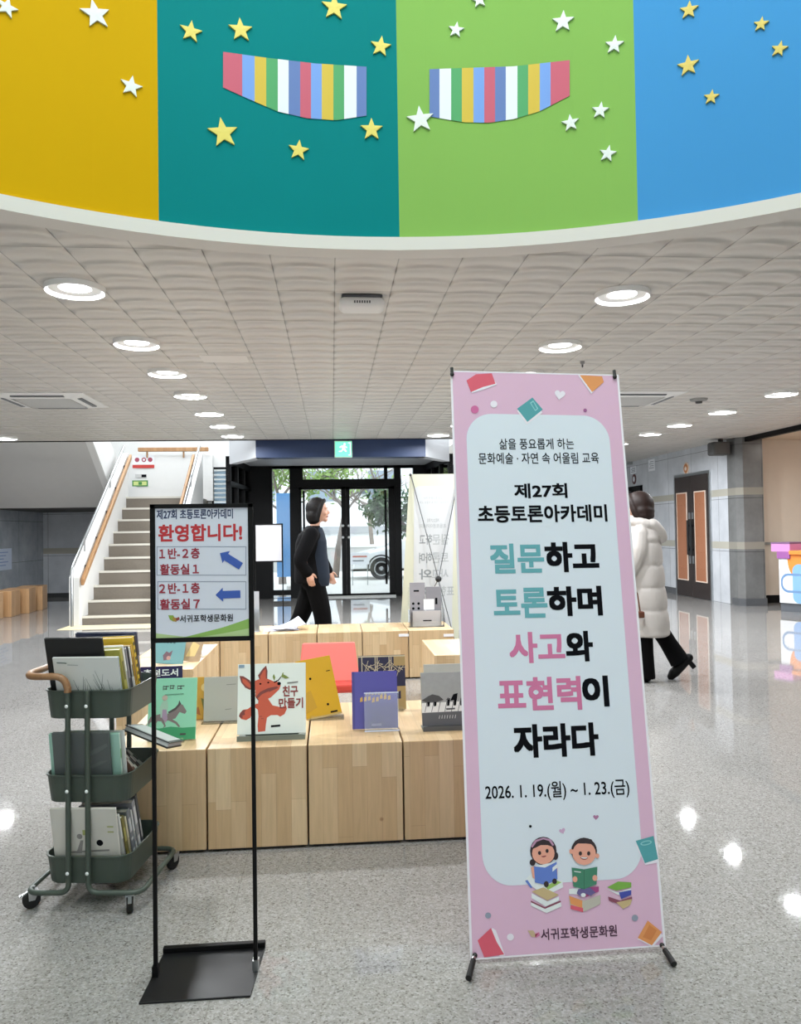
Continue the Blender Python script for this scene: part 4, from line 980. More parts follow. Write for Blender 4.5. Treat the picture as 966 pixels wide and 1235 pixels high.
# coral chair
CO = mat('coral_plastic', '#f0736a', .4); COD = mat('coral_seat', '#d9493f', .45)
t = thing('coral_chair', 'low coral red child chair inside the ring of boxes', 'chair', (-.03, 4.95, 0))
bm_ = M(); prof = []
secs = 9
for sgn in (0, .018):
    pass
vs = []; NXc, NZc = 8, 6
def backpt(i, j, off):
    u = i/NXc-.5; v = j/NZc; ww = .375-.05*v
    x = u*ww; y = -.115-.085*(1-v)*0+.10*v+.05*(u*2)**2*0-off*1; z = .40+.225*v
    return Vector((x, y+.02*math.cos(u*PI)*0, z))
for off in (0, .02):
    for i in range(NXc+1):
        for j in range(NZc+1): vs.append(backpt(i, j, -off))
nv_ = (NXc+1)*(NZc+1); q = lambda i, j, b: b*nv_+i*(NZc+1)+j
fs = [(q(i, j, b), q(i+1, j, b), q(i+1, j+1, b), q(i, j+1, b)) for b in (0, 1) for i in range(NXc) for j in range(NZc)]
fs += [(q(i, 0, 0), q(i+1, 0, 0), q(i+1, 0, 1), q(i, 0, 1)) for i in range(NXc)]+[(q(i, NZc, 0), q(i+1, NZc, 0), q(i+1, NZc, 1), q(i, NZc, 1)) for i in range(NXc)]
fs += [(q(0, j, 0), q(0, j+1, 0), q(0, j+1, 1), q(0, j, 1)) for j in range(NZc)]+[(q(NXc, j, 0), q(NXc, j+1, 0), q(NXc, j+1, 1), q(NXc, j, 1)) for j in range(NZc)]
bm_.add(vs, fs, 0, False); bm_.build('backrest', CO, t, bevel=.008)
M().box(-.19, .19, -.15, .22, .335, .395).build('seat', COD, t, bevel=.02, segs=3)
for sx in (-1, 1):
    for sy_ in (-.12, .19): M().tube([(sx*.15, sy_, .34), (sx*.18, sy_+(.03 if sy_ > 0 else -.02), 0)], .013, 10).build('leg', BLACK, t)

# ================================================================== FRAMED SIGN STAND
SGY = 2.43
def sign_stand(loc, label, front):
    """A3 sign on two thin posts; local origin on the floor under the board centre, board facing -y"""
    t = thing('sign_stand', label, 'sign stand', loc)
    wx = .147; zt = 1.408; zb = 1.0
    for s in (-1, 1): M().box(s*wx-.006, s*wx+.006, -.006, .006, .004, zt).build('post', BLACK, t, bevel=.0015)
    fm = M(); fm.box(-wx-.006, wx+.006, -.008, .006, zt-.013, zt); fm.box(-wx-.006, wx+.006, -.008, .006, zb-.008, zb+.006); fm.box(-wx-.006, -wx+.009, -.008, .006, zb, zt); fm.box(wx-.009, wx+.006, -.008, .006, zb, zt)
    fm.build('board_frame', BLACK, t, bevel=.001)
    M().box(-wx+.006, wx-.006, -.003, .004, zb+.003, zt-.01).build('board', PAPER if front else mat('board_back', '#d5d5dc', .6), t)
    bp = M().prism([(-.165, -.135, .0), (.145, -.135, 0), (.165, .135, 0), (-.150, .145, 0)], (0, 0, .006))
    bp.build('base_plate', mat('black_steel_plate', '#101012', .45, spec=.3, var=.15, scale=25), t, bevel=.002)
    M().box(-.152, .165, .120, .14, .006, .022).build('base_bar', BLACK, t, bevel=.002)
    for s in (-1, 1): M().box(s*wx-.009, s*wx+.009, -.012, .012, .006, .036).build('post_clamp', STEEL if s > 0 else BLACK, t)
    return t
SGX = -.392
t = sign_stand((SGX, SGY, 0), 'black framed welcome sign with blue arrows on two thin posts', True)
pl = Plane((SGX-.141, SGY-.0031, 1.003), (1, 0, 0), (0, 0, 1)); pr = Print(pl, .0004)
SHEET = mat('sign_sheet', '#d9dcea', .5); HILL = mat('hill_green', '#8fb85a', .5); HILL2 = mat('hill_pale', '#b7cf93', .5)
pr.uv([(0, 0), (.282, 0), (.282, .395), (0, .395)], SHEET)
pr.uv([(0, 0), (.13, 0), (.08, .006), (0, .018)], HILL2); pr.uv([(.07, 0), (.282, 0), (.282, .056), (.2, .03)], HILL); pr.uv([(.11, 0), (.282, 0), (.282, .026), (.2, .012)], HILL2)
NVI = mat('ink_navy', '#22305c', .5); MRN = mat('ink_maroon', '#9c2238', .5); REDI = mat('ink_red', '#c0262f', .5); ARW = mat('arrow_blue', '#2f56b0', .45); LINE = mat('line_grey', '#8b93a8', .5)
pr.text('제27회 초등토론아카데미', 189, 281, 614, 626, NVI, .03)
pr.text('환영합니다!', 191, 292, 632, 653, REDI, .035)
def rect_line(x0, x1, y0, y1):
    for a in ((x0, y0, x1, y0+.8), (x0, y1-.8, x1, y1), (x0, y0, x0+.8, y1), (x1-.8, y0, x1, y1)): pr.px([(a[0], a[1]), (a[2], a[1]), (a[2], a[3]), (a[0], a[3])], LINE)
rect_line(189, 297, 659, 694); rect_line(190, 297, 701, 735)
pr.text('１반-２층', 192, 241, 661, 674, MRN, .03); pr.text('활동실１', 193, 240, 680, 693, MRN, .03)
pr.text('２반-１층', 192, 241, 703, 716, MRN, .03); pr.text('활동실７', 193, 241, 722, 735, MRN, .03)
def arrow(cx_, cy_, L_, wd, hl, hw, deg):
    c_, s_ = math.cos(math.radians(deg)), math.sin(math.radians(deg)); P = [(-L_/2, 0), (-L_/2+hl, -hw), (-L_/2+hl, -wd), (L_/2, -wd), (L_/2, wd), (-L_/2+hl, wd), (-L_/2+hl, hw)]
    pr.px([(cx_+x*c_-y*s_, cy_+x*s_+y*c_) for x, y in P], ARW)
arrow(278, 675, 30, 4.6, 9, 8.6, 32); arrow(275, 717, 30, 4.6, 9, 8.6, -2)
LEAFG = mat('logo_green', '#8aa83f', .5); LEAFR = mat('logo_red', '#8d3b36', .5); LEAFB = mat('logo_brown', '#b08a3c', .5)
pr.px([(203, 742), (209, 742), (213, 749), (209, 749.5), (205, 747)], LEAFG); pr.px([(208, 744), (212, 745), (213, 750), (209, 749)], LEAFB); pr.px([(213, 749), (212, 745.5), (216, 744), (217, 747)], LEAFR)
pr.text('서귀포학생문화원', 217, 281, 741, 750, INK, .02)
pr.build('printed_sheet', t)

# the same stand seen from behind, far away
t2 = sign_stand((yat(324, 650, 8.6).x, 8.6, 0), 'distant sign stand showing its blank pale back beside the woman in black', False)
M().box(-.142, .142, .0045, .006, 1.01, 1.395).build('poster', SHEET, t2)

# ================================================================== PINK X BANNER
BLc, BRc = zat(567, 1158, .012), zat(803, 1141, .022)
YT = 2.70; TLc, TRc = yat(543, 447, YT), yat(746, 452, YT)
O = (BLc+BRc)/2; Ux = ((BRc-BLc).normalized()+(TRc-TLc).normalized()); Vx = ((TLc+TRc)/2-O)
pl = Plane(O, Ux, Vx)
t = thing('x_banner', 'pink and white standing banner with large teal, pink and black lettering', 'banner', (O.x, O.y+.15, 0))
PINK = mat('banner_pink', '#d8b0ca', .45, var=.02); BWH = mat('banner_pale', '#d6dde8', .45); BEDG = mat('banner_edge', '#e9e4ec', .5)
q = [pl.px(*p) for p in ((567, 1158), (803, 1141), (746, 452), (543, 447))]
mb = M(); NU, NV_ = 8, 16
def bl2(u, v): 
    a = [q[0][i]*(1-u)+q[1][i]*u for i in (0, 1)]; b = [q[3][i]*(1-u)+q[2][i]*u for i in (0, 1)]; return a[0]*(1-v)+b[0]*v, a[1]*(1-v)+b[1]*v
vs = [pl.at(*bl2(i/NU, j/NV_), 0) for i in range(NU+1) for j in range(NV_+1)]+[pl.at(*bl2(i/NU, j/NV_), -.0012) for i in range(NU+1) for j in range(NV_+1)]
nn = (NU+1)*(NV_+1); ix = lambda i, j, b=0: b*nn+i*(NV_+1)+j
fs = [(ix(i, j, b), ix(i+1, j, b), ix(i+1, j+1, b), ix(i, j+1, b)) for b in (0, 1) for i in range(NU) for j in range(NV_)]
fs += [(ix(i, 0), ix(i+1, 0), ix(i+1, 0, 1), ix(i, 0, 1)) for i in range(NU)]+[(ix(i, NV_), ix(i+1, NV_), ix(i+1, NV_, 1), ix(i, NV_, 1)) for i in range(NU)]+[(ix(0, j), ix(0, j+1), ix(0, j+1, 1), ix(0, j, 1)) for j in range(NV_)]+[(ix(NU, j), ix(NU, j+1), ix(NU, j+1, 1), ix(NU, j, 1)) for j in range(NV_)]
sheet = mb.add(vs, fs).build('banner_sheet', PINK, t, world=True)
pr = Print(pl, .0003)
for a, b in (((0, 0), (1, .0025)), ((0, .9975), (1, 1)), ((0, 0), (.012, 1)), ((.988, 0), (1, 1))):
    pr.uv([bl2(a[0], a[1]), bl2(b[0], a[1]), bl2(b[0], b[1]), bl2(a[0], b[1])], BEDG)
# white field with rounded corners, laid out in sheet coordinates
def fld(u0, u1, v0, v1, ru, rv, n=10):
    pts = []
    for cu, cv, a in ((u1-ru, v1-rv, 0), (u0+ru, v1-rv, 90), (u0+ru, v0+rv, 180), (u1-ru, v0+rv, 270)):
        for k in range(n+1):
            tt = math.radians(a+90*k/n); pts.append(bl2(cu+ru*math.cos(tt), cv+rv*math.sin(tt)))
    return pts
pr.uv(fld(.08, .915, .108, .918, .15, .05), BWH)
pr.build('white_field', sheet)
TEAL = mat('ink_teal', '#5fa3ad', .45); ROSE = mat('ink_rose', '#cc6f9a', .45); BK = mat('ink_dark', '#0b0c12', .7, spec=.08)
pr = Print(pl, .0012)
pr.text('삶을 풍요롭게 하는', 602, 692, 529, 542, BK, .008)
pr.text('문화예술 · 자연 속 어울림 교육', 577, 722, 546, 559.5, BK, .008)
pr.build('subtitle_lettering', sheet); pr = Print(pl, .0012)
pr.text('제27회', 620, 684, 583, 601, BK, .03); pr.text('초등토론아카데미', 576, 732, 609, 630, BK, .033)
pr.build('title_lettering', sheet)
pr = Print(pl, .0012)
pr.text('질문', 591, 656, 655.5, 691.5, TEAL, .036); pr.text('하고', 657, 722, 653.5, 690, BK, .046); pr.build('slogan_lettering', sheet); pr = Print(pl, .0012)
pr.text('토론', 595, 660, 709, 745.5, TEAL, .036); pr.text('하며', 660, 726, 707, 743, BK, .046); pr.build('slogan_lettering', sheet); pr = Print(pl, .0012)
pr.text('사고', 614, 681, 762, 799.5, ROSE, .036); pr.text('와', 682, 715, 761, 798, BK, .046); pr.build('slogan_lettering', sheet); pr = Print(pl, .0012)
pr.text('표현력', 600, 701, 816.5, 857.5, ROSE, .036); pr.text('이', 702, 734, 815, 852.5, BK, .046); pr.build('slogan_lettering', sheet); pr = Print(pl, .0012)
pr.text('자라다', 619, 722, 872.5, 913, BK, .046); pr.build('slogan_lettering', sheet); pr = Print(pl, .0012)
pr = Print(pl, .0012); pr.text('2026. 1. 19.(월) ~ 1. 23.(금)', 585, 759, 942, 965, BK, .012); pr.build('date_lettering', sheet)
pr = Print(pl, .0012); LG = mat('logo_pale', '#c3a98a', .5)
pr.px([(636, 1122), (643, 1122), (648, 1130), (641, 1130)], LG); pr.px([(646, 1131), (645, 1126), (650, 1124), (651, 1128)], ROSE); pr.px([(645.5, 1130.5), (645, 1127), (649, 1125.5)], LEAFR)
pr.text('서귀포학생문화원', 652, 744, 1117.5, 1131.5, mat('ink_plum_dark', '#43203a', .5), .018); pr.build('footer_lettering', sheet)
# decorations
pr = Print(pl, .0012)
BR_ = mat('deco_red', '#d6566b', .5); BT = mat('deco_teal', '#4d9aa2', .5); BO = mat('deco_orange', '#dd9258', .5); DW = mat('deco_white', '#e6dfea', .5); DR = mat('deco_rose', '#c9659a', .5); DGY = mat('deco_grey', '#8d93a5', .5)
def NB(n_):
    global pr
    pr.build(n_, sheet); pr = Print(pl, .0012)
pr.px([(569, 474), (583, 470), (599, 464), (597, 460), (564, 460)], DW); pr.px([(562.5, 459), (574, 451.5), (593, 450.5), (597.5, 463), (582, 467), (568, 473)], BR_)
NB('printed_book'); pr.px([(623, 495), (635, 512), (654, 498), (652, 494)], DW); pr.px([(623.5, 493), (642, 479.5), (654.5, 494), (636, 509)], BT); pr.px([(639, 486), (643, 483), (649, 493), (645.5, 496)], mat('deco_paleteal', '#8cc3c8', .5)); pr.px([(640.5, 486.5), (643, 485), (647.5, 493), (645.5, 494.5)], BT)
NB('printed_book'); pr.px([(697, 452.5), (713, 475), (716, 472), (701, 452)], DW); pr.px([(699, 452.5), (726, 454), (728, 461), (714, 473)], BO)
NB('printed_book')
def heart(cx_, cy_, s_, m_, rd=0):
    P = []
    for k in range(24):
        a = 2*PI*k/24; x = 16*math.sin(a)**3; y = -(13*math.cos(a)-5*math.cos(2*a)-2*math.cos(3*a)-math.cos(4*a)); c_, q_ = math.cos(math.radians(rd)), math.sin(math.radians(rd)); P.append((cx_+s_*(x*c_-y*q_)/16, cy_+s_*(x*q_+y*c_)/16))
    pr.px(P, m_); NB('printed_heart')
heart(675, 476, 6.5, DW, 8); heart(718.5, 985.5, 3.4, mat('deco_mauve', '#a86f96', .5)); heart(678, 1002, 3.8, mat('deco_lilac', '#c7a2c4', .5), -20)
for x, y, r, m_ in ((572.5, 494, 4.8, DR), (595.5, 487.5, 4.2, DW), (705.5, 495, 2.2, mat('deco_plum', '#9c5c90', .5)), (639.5, 996.5, 1.7, BK), (588.5, 1104, 3.6, DGY), (765.5, 1107, 3.9, DGY), (615.5, 1130, 4.2, DW)): pr.ell(x, y, r, r, m_); NB('printed_dot')
pr.px([(766, 1018), (778, 1043), (794, 1040), (794, 1036)], DW); pr.px([(766.5, 1014), (788, 1008), (793.5, 1036), (777.5, 1041)], BT); pr.ell(779, 1016.5, 7, 2.8, mat('deco_paleteal', '#8cc3c8', .5), -12); pr.ell(779, 1016.5, 5.4, 1.6, BT, -12)
NB('printed_book'); pr.px([(577, 1135), (594, 1119), (598, 1122), (609, 1152), (603, 1153)], DW); pr.px([(576, 1134), (592, 1119), (599, 1136), (608, 1151), (584, 1154.5)], BR_)
NB('printed_book'); pr.px([(768, 1132), (787, 1142), (800, 1128), (797, 1126)], DW); pr.px([(769, 1131), (781, 1110), (798, 1124), (786, 1140)], BO); pr.px([(775, 1130), (783, 1115), (792, 1122), (785, 1134)], mat('deco_orange_dark', '#cf7f47', .5))
pr.build('printed_book', sheet)
# two children reading
pr = Print(pl, .0012)
SK = mat('child_skin', '#e3a08c', .5); HR = mat('child_hair', '#2a1a20', .5); BLU = mat('child_blue', '#5b78c6', .5); GRE = mat('child_green', '#3c7d63', .5); PG_ = mat('page_white', '#dfe3e6', .5); LIP = mat('child_mouth', '#8d3038', .5)
def stack(poly_list):
    for P, m_ in poly_list: pr.px(P, m_)
stack([([(632, 1062), (650, 1075), (668, 1064), (667, 1056), (640, 1054)], PG_), ([(633, 1062), (640, 1071), (642, 1070), (636, 1061)], BLU), ([(654, 1072), (678, 1061), (679, 1070), (660, 1079)], PG_), ([(657, 1069), (672, 1062), (677, 1064), (661, 1073)], mat('stack_lime', '#9cc05f', .5)),
       ([(641, 1075), (655, 1070), (674, 1079), (660, 1086)], mat('stack_sand', '#c3ab7f', .5)), ([(641, 1077), (660, 1087), (674, 1081), (674, 1086), (658, 1093), (641, 1083)], PG_), ([(640, 1087), (657, 1095), (676, 1087), (677, 1093), (659, 1101), (640, 1092)], PG_), ([(640, 1086), (657, 1094), (676, 1086), (676, 1088), (657, 1096), (640, 1088)], mat('stack_wine', '#87465a', .5))])
stack([([(686, 1072), (704, 1069), (704, 1079), (686, 1078)], PG_), ([(700, 1071), (722, 1069), (722, 1075), (706, 1082)], mat('stack_magenta', '#a4427e', .5)), ([(686, 1080), (704, 1086), (724, 1079), (724, 1090), (705, 1099), (687, 1092)], mat('stack_stone', '#b9b3a8', .5)), ([(686, 1080), (702, 1086), (702, 1095), (688, 1090)], BO), ([(688, 1091), (703, 1095), (703, 1100), (688, 1096)], BR_)])
stack([([(732, 1070), (745, 1063), (761, 1064), (761, 1070), (743, 1074)], mat('stack_green', '#76a844', .5)), ([(732, 1072), (745, 1076), (761, 1071), (761, 1075), (745, 1079)], PG_), ([(746, 1076), (761, 1073), (761, 1079), (749, 1084)], mat('stack_blue', '#3c46a0', .5)), ([(733, 1081), (748, 1086), (762, 1081), (762, 1086), (748, 1091), (734, 1086)], mat('stack_wine', '#87465a', .5)), ([(743, 1088), (762, 1084), (760, 1091), (751, 1096)], mat('stack_sand', '#c3ab7f', .5))])
pr.ell(655, 1026, 16, 17, HR); pr.ell(642, 1040, 3.5, 4, HR); pr.ell(669.5, 1032, 3.5, 5, HR)
pr.ell(655, 1029, 13.6, 13.2, SK); pr.px([(641, 1024), (645, 1015), (655, 1012), (666, 1016), (669, 1022), (660, 1019), (652, 1019), (646, 1022)], HR)
pr.px([(640, 1021), (645, 1013), (655, 1010), (664, 1012), (668, 1019), (666, 1020), (662, 1014), (655, 1012), (647, 1015), (642, 1022)], mat('hairband_pink', '#b78aa8', .5))
for x, y in ((650.5, 1028.5), (659.5, 1026)): pr.ell(x, y, 1.9, 2.4, HR)
pr.ell(655.5, 1032, 3, 1.6, LIP, -8, 14, 0, 180)
pr.px([(640, 1046), (647, 1043), (648, 1062), (642, 1058)], SK); pr.px([(666, 1043), (672, 1045), (672, 1055), (667, 1058)], SK)
pr.px([(644, 1044), (656, 1042), (670, 1039), (670, 1045), (656, 1048)], PG_); pr.px([(643.5, 1044.5), (657, 1046), (671, 1039), (672, 1060), (658, 1067), (645, 1064)], BLU); pr.px([(666, 1046), (671, 1042), (672, 1046), (666, 1051)], PG_)
pr.ell(658.5, 1066, 3, 3.6, HR); pr.ell(668.5, 1062.5, 2.8, 3.4, HR)
pr.ell(704, 1026, 15.6, 16, HR); pr.ell(688.5, 1026.5, 2.4, 3, SK); pr.ell(720, 1032, 2.4, 3, SK); pr.ell(704, 1029, 14.2, 14, SK)
pr.px([(690, 1022), (693, 1014), (703, 1010), (713, 1012), (719, 1024), (715, 1018), (706, 1017), (696, 1017)], HR)
for x in (699.5, 709.5): pr.ell(x, 1029, 2, 2.6, HR)
pr.ell(704, 1033.5, 4.6, 3, LIP, 4, 14, 0, 180); pr.ell(704, 1033.7, 4, 1.5, PG_, 4, 14, 0, 180)
pr.px([(697, 1072), (711, 1070), (718, 1076), (712, 1080), (705, 1077), (700, 1081), (695, 1077)], mat('child_trousers', '#655a8e', .5)); pr.ell(703, 1079, 3, 2.4, PG_)
pr.px([(689, 1046), (704, 1048), (720, 1045), (719, 1066), (704, 1072), (691, 1069)], GRE); pr.px([(703.6, 1048), (704.4, 1048), (704.4, 1072), (703.6, 1072)], mat('child_green_dark', '#2c6650', .5)); pr.ell(693, 1060, 3, 3.6, SK); pr.ell(717, 1058.5, 3, 3.6, SK); pr.px([(692, 1050), (700, 1051), (700, 1052), (692, 1051)], PG_)
pr.build('reading_children_print', sheet)
# X frame behind: hub, four arms, two front feet, rear foot, corner clips
N_ = pl.N
def w(u, v, off=0): return pl.at(u, v, off)
hubp = w(.0, .72, -.11)
for name_, p in (('arm', w(q[3][0]+.012, q[3][1]-.004, -.006)), ('arm', w(q[2][0]-.012, q[2][1]-.004, -.006)), ('arm', w(q[0][0]+.01, q[0][1]+.012, -.008)), ('arm', w(q[1][0]-.01, q[1][1]+.012, -.008))):
    M().tube([hubp, (hubp+p)/2+N_*-.02, p], .005, 8).build(name_, STEEL, t, world=True)
M().ball(hubp, .028, 14, 10).build('hub', DARK, t, world=True)
M().tube([hubp, Vector((hubp.x, hubp.y+.52, .012))], .006, 8).build('rear_leg', STEEL, t, world=True); M().ball(Vector((hubp.x, hubp.y+.52, .012)), .012, 10, 8).build('rubber_foot', RUB, t, world=True)
for k, (a, b) in enumerate(((( 572, 1151), (565, 1180)), ((797, 1139), (813, 1163)))):
    pa = pl.P(*a, .006); pb = zat(*b, .012)
    d_ = (pb-pa).normalized(); f = M().tube([pa, pa+d_*.025], .006, 10).build('front_foot', STEEL, t, world=True)
    M().tube([pa+d_*.022, pb], [.0085, .0095], 10).build('rubber_tip', RUB, f, world=True)
    M().ball(pa+N_*.004, .008, 12, 8).build('corner_clip', DARK, t, world=True)
for a in ((545, 452), (741, 455)):
    pa = pl.P(*a, .004); cl = M().ball(pa, .0075, 12, 8); cl.tube([pa, pa+Vector((0, .006, .024))], .006, 8); cl.build('corner_clip', DARK, t, world=True)

# ================================================================== SECOND BANNER, SEEN FROM BEHIND
B0 = Vector((yat(512, 740, 8.0).x+.03, 8.0, 0))
t = thing('x_banner', 'distant standing banner seen from behind with show through mirrored lettering', 'banner', tuple(B0))
TL2, BL2 = Vector((yat(494, 572, 7.72).x, 7.72, 0)), Vector((yat(481, 770, 8.1).x, 8.1, 0))
zt2 = yat(494, 572, 7.72).z
O2 = Vector((BL2.x, 8.1, .06)); V2 = Vector((0.0, 7.72-8.1, zt2-.06)); U2 = Vector((1, 0, 0))
pl2 = Plane(O2, U2, V2); L2 = V2.length; lean = TL2.x-BL2.x
BBK = mat('banner_back', '#d9dbc6', .55); BBW = mat('banner_back_field', '#d5d9dc', .55); SHOW = mat('show_through', '#b4babd', .6); SHOWD = mat('show_through_dark', '#8e9599', .6)
QB = [(0, 0), (.62, 0), (.60, L2), (lean, L2)]
mb = M(); mb.prism([pl2.at(u, v, 0) for u, v in QB], pl2.N*-.0012); sh2 = mb.build('banner_sheet', BBK, t, world=True)
pr = Print(pl2, .0008)
pr.uv([(u+.0, v) for u, v in rrect(.145, .545, .2, L2-.12, .05)], BBW)
for s_, u0, u1, v0, v1, m_, b_ in (('삶을 풍요롭게 하는', .24, .43, 1.595, 1.62, SHOW, 0), ('문화예술 · 자연 속 어울림 교육', .20, .49, 1.55, 1.575, SHOW, 0), ('제27회', .28, .40, 1.36, 1.40, SHOW, .02), ('초등토론아카데미', .2, .47, 1.30, 1.345, SHOW, .02)): pr.textuv(s_, u0, u1, v0, v1, m_, b_, True)
for a_, b_, v0 in (('질문', '하고', 1.13), ('토론', '하며', .94), ('사고', '와', .77), ('표현력', '이', .59)):
    pr.textuv(a_, .33, .50 if len(a_) < 3 else .56, v0, v0+.11, SHOW, .02, True); pr.textuv(b_, .2, .33, v0, v0+.11, SHOWD, .02, True)
pr.build('show_through_lettering', sh2)
hub2 = pl2.at(.385, .80, .10)
for u, v in ((lean+.012, L2-.006), (.59, L2-.006), (.02, .02), (.60, .02)): M().tube([hub2, pl2.at(u, v, .004)], .005, 6).build('arm', mat('arm_grey', '#5d6064', .4), t, world=True)
M().ball(hub2, .032, 12, 8).build('hub', DARK, t, world=True)
M().tube([hub2, Vector((hub2.x+.06, hub2.y-.42, .01))], .006, 6).build('rear_leg', mat('arm_grey', '#5d6064', .4), t, world=True)
M().tube([pl2.at(.02, .02, 0), Vector((O2.x+.02, 8.13, .0))], .008, 6).build('front_foot', RUB, t, world=True); M().tube([pl2.at(.6, .02, 0), Vector((O2.x+.6, 8.13, .0))], .008, 6).build('front_foot', RUB, t, world=True)
M().ball(pl2.at(lean+.008, L2-.004, .004), .014, 8, 6).build('corner_clip', DARK, t, world=True)

# ================================================================== GREEN BOOK CART
GC = mat('cart_green', '#434d45', .45, var=.05)
CX, CY, CR = -.86, 3.065, math.radians(-7)
t = thing('book_cart', 'three tier dark green trolley full of books at the left', 'cart', (CX, CY, 0), CR)
def tray(z0, z1, w=.31, d=.35, r=.055):
    mb = M(); th = .0022; o = rrect(-w/2, w/2, -d/2, d/2, r, 6); n_ = len(o); k = .94
    def ring(sc, z, off=0): return [((x-math.copysign(off, x))*sc, (y-math.copysign(off, y))*sc, z) for x, y in o]
    rings = [ring(k, z0), ring(1, z1), ring(1.025, z1+.002), ring(1.025, z1-.004), ring(1, z1-.006, 0), ]
    prof = [ring(k, z0), ring(1, z1-.004), ring(1.022, z1-.004), ring(1.022, z1), ring(.988, z1), ring(k-.012, z0+th)]
    vs = [p for R_ in prof for p in R_]; fs = []
    for i in range(len(prof)-1):
        for j in range(n_): fs.append((i*n_+j, i*n_+(j+1) % n_, (i+1)*n_+(j+1) % n_, (i+1)*n_+j))
    fs.append(list(range(n_))[::-1]); fs.append([5*n_+j for j in range(n_)])
    return mb.add(vs, fs, 0).build('tray', GC, t)
TZ = [(.667, .768), (.372, .470), (.088, .185)]
for z0, z1 in TZ: tray(z0, z1)
YF = -.192
def arc(p, a, b, n=6):  # quadratic corner
    return [p*(1-s)**2+a*2*s*(1-s)+b*s*s for s in [k/n for k in range(n+1)]]
def vv(*a): return Vector(a)
for s, xp in ((-1, -.052), (1, .018)):
    fx = s*.205
    path = [vv(xp, YF, .77), vv(xp, YF, .13)]+arc(vv(xp, YF, .10), vv(xp, YF, .066), vv(xp+s*.04, YF, .066))+arc(vv(fx-s*.05, YF, .066), vv(fx, YF, .066), vv(fx, YF+.05, .066))
    back = [vv(p.x, -p.y, p.z) for p in path][::-1]
    M().tube(path+back, .0095, 10).build('frame_tube', GC, t)
    for z0, z1 in TZ:
        for yy in (YF-.011, -YF+.011): M().ball(((xp, yy, (z0+z1)/2)), (.0065, .004, .0065), 10, 6).build('rivet', mat('rivet_steel', '#dfe3e2', .25), t)
hp = [vv(-.052, YF, .765), vv(-.052, YF, .78)]+arc(vv(-.054, YF, .785), vv(-.06, YF-.004, .822), vv(-.10, YF-.006, .822))+arc(vv(-.15, YF-.006, .822), vv(-.205, YF-.006, .822), vv(-.205, YF+.05, .826))
hp = hp+[vv(p.x, -p.y, p.z) for p in hp][::-1]
M().tube(hp, .0125, 12).build('handle', TANWOOD, t)
def caster(x, y, a):
    c_ = bpy.data.objects.new('caster', None); COL.objects.link(c_); c_.parent = t; c_.location = (x, y, 0); c_.rotation_euler = (0, 0, math.radians(a))
    T = Matrix.Translation((0, 0, .030)) @ Matrix.Rotation(PI/2, 4, 'X')
    M().lathe([(.012, -.011), (.026, -.011), (.030, -.007), (.030, .007), (.026, .011), (.012, .011)], 24, T).build('wheel', RUB, c_)
    f = M(); 
    for s in (-1, 1): f.prism([(-.01, s*.0135, .03), (.01, s*.0135, .03), (.022, s*.0135, .06), (-.012, s*.0135, .06)], (0, s*.002, 0))
    f.box(-.012, .022, -.0155, .0155, .058, .062); f.tube([(.008, 0, .06), (.008, 0, .075)], .005, 8); f.prism([(-.014, -.006, .06), (-.04, -.006, .05), (-.04, -.006, .046), (-.014, -.006, .054)], (0, .012, 0))
    f.build('fork', STEEL, c_)
caster(-.200, YF+.03, 35); caster(.165, YF, 110); caster(.200, -YF-.03, 70); caster(-.2, -YF-.03, 10)

TC = Matrix.Translation((CX, CY, 0)) @ Matrix.Rotation(CR, 4, 'Z')
def cart_book(x1, y, z, w, h, th, cover, spine, label, roll=-2, tilt=-15, pages=PAGES, group='books in the green cart', name='book', decor=None):
    """right (spine) edge at local x1, front cover at local y"""
    p = TC @ Vector((x1-w/2, y, z)); bk, co = book(w, h, th, cover, label, name, group, pages, spine, 'book', p, CR, tilt, roll, 1)
    if decor: decor(bk, co, w, h, th)
    return bk
def spine_marks(m, rows):
    def f(bk, co, w, h, th):
        pr = []
        mb = M(); mb.keep = True
        for v0, v1 in rows: mb.add([(w/2+.0006, th*.2, h*v0), (w/2+.0006, th*.8, h*v0), (w/2+.0006, th*.8, h*v1), (w/2+.0006, th*.2, h*v1)], [(0, 1, 2, 3)])
        mb.build('spine_print', m, co)
    return f
def grass(bk, co, w, h, th):
    pl_ = face(bk, w, h); pr = Print(pl_, .0004); rn = random.Random(5); gi = mat('ink_grass', '#51605c', .6)
    for i in range(26):
        u = .06+rn.random()*.15; v = .02+rn.random()*.05; du = rn.uniform(-.035, .035); dv = rn.uniform(.04, .11)*(.5+u/w*.7)
        pr.uv([(u, v), (u+.003, v), (min(w-.004, max(.004, u+du))+.0008, min(h-.02, v+dv)), (min(w-.004, max(.004, u+du)), min(h-.02, v+dv))], gi)
    pr.uv([(.015, h-.02), (.05, h-.022), (.05, h-.0185), (.015, h-.0165)], gi); pr.uv([(.052, h-.028), (.09, h-.03), (.09, h-.027), (.052, h-.025)], mat('ink_pale', '#a9adac', .6)); pr.build('cover_print', co)
zt_ = TZ[0][0]+.004
cart_book(.125, -.128, zt_, .235, .222, .009, mat('cover_white', '#d9dad8', .5), mat('spine_blue', '#3c6a86', .4), 'large white book with drawn grass at the front of the top tray', 0, -15, decor=grass)
cart_book(.066, -.105, zt_, .208, .292, .010, mat('cover_black', '#0e0f12', .45), None, 'large black book rising behind the white grass book in the top tray', 0, -15)
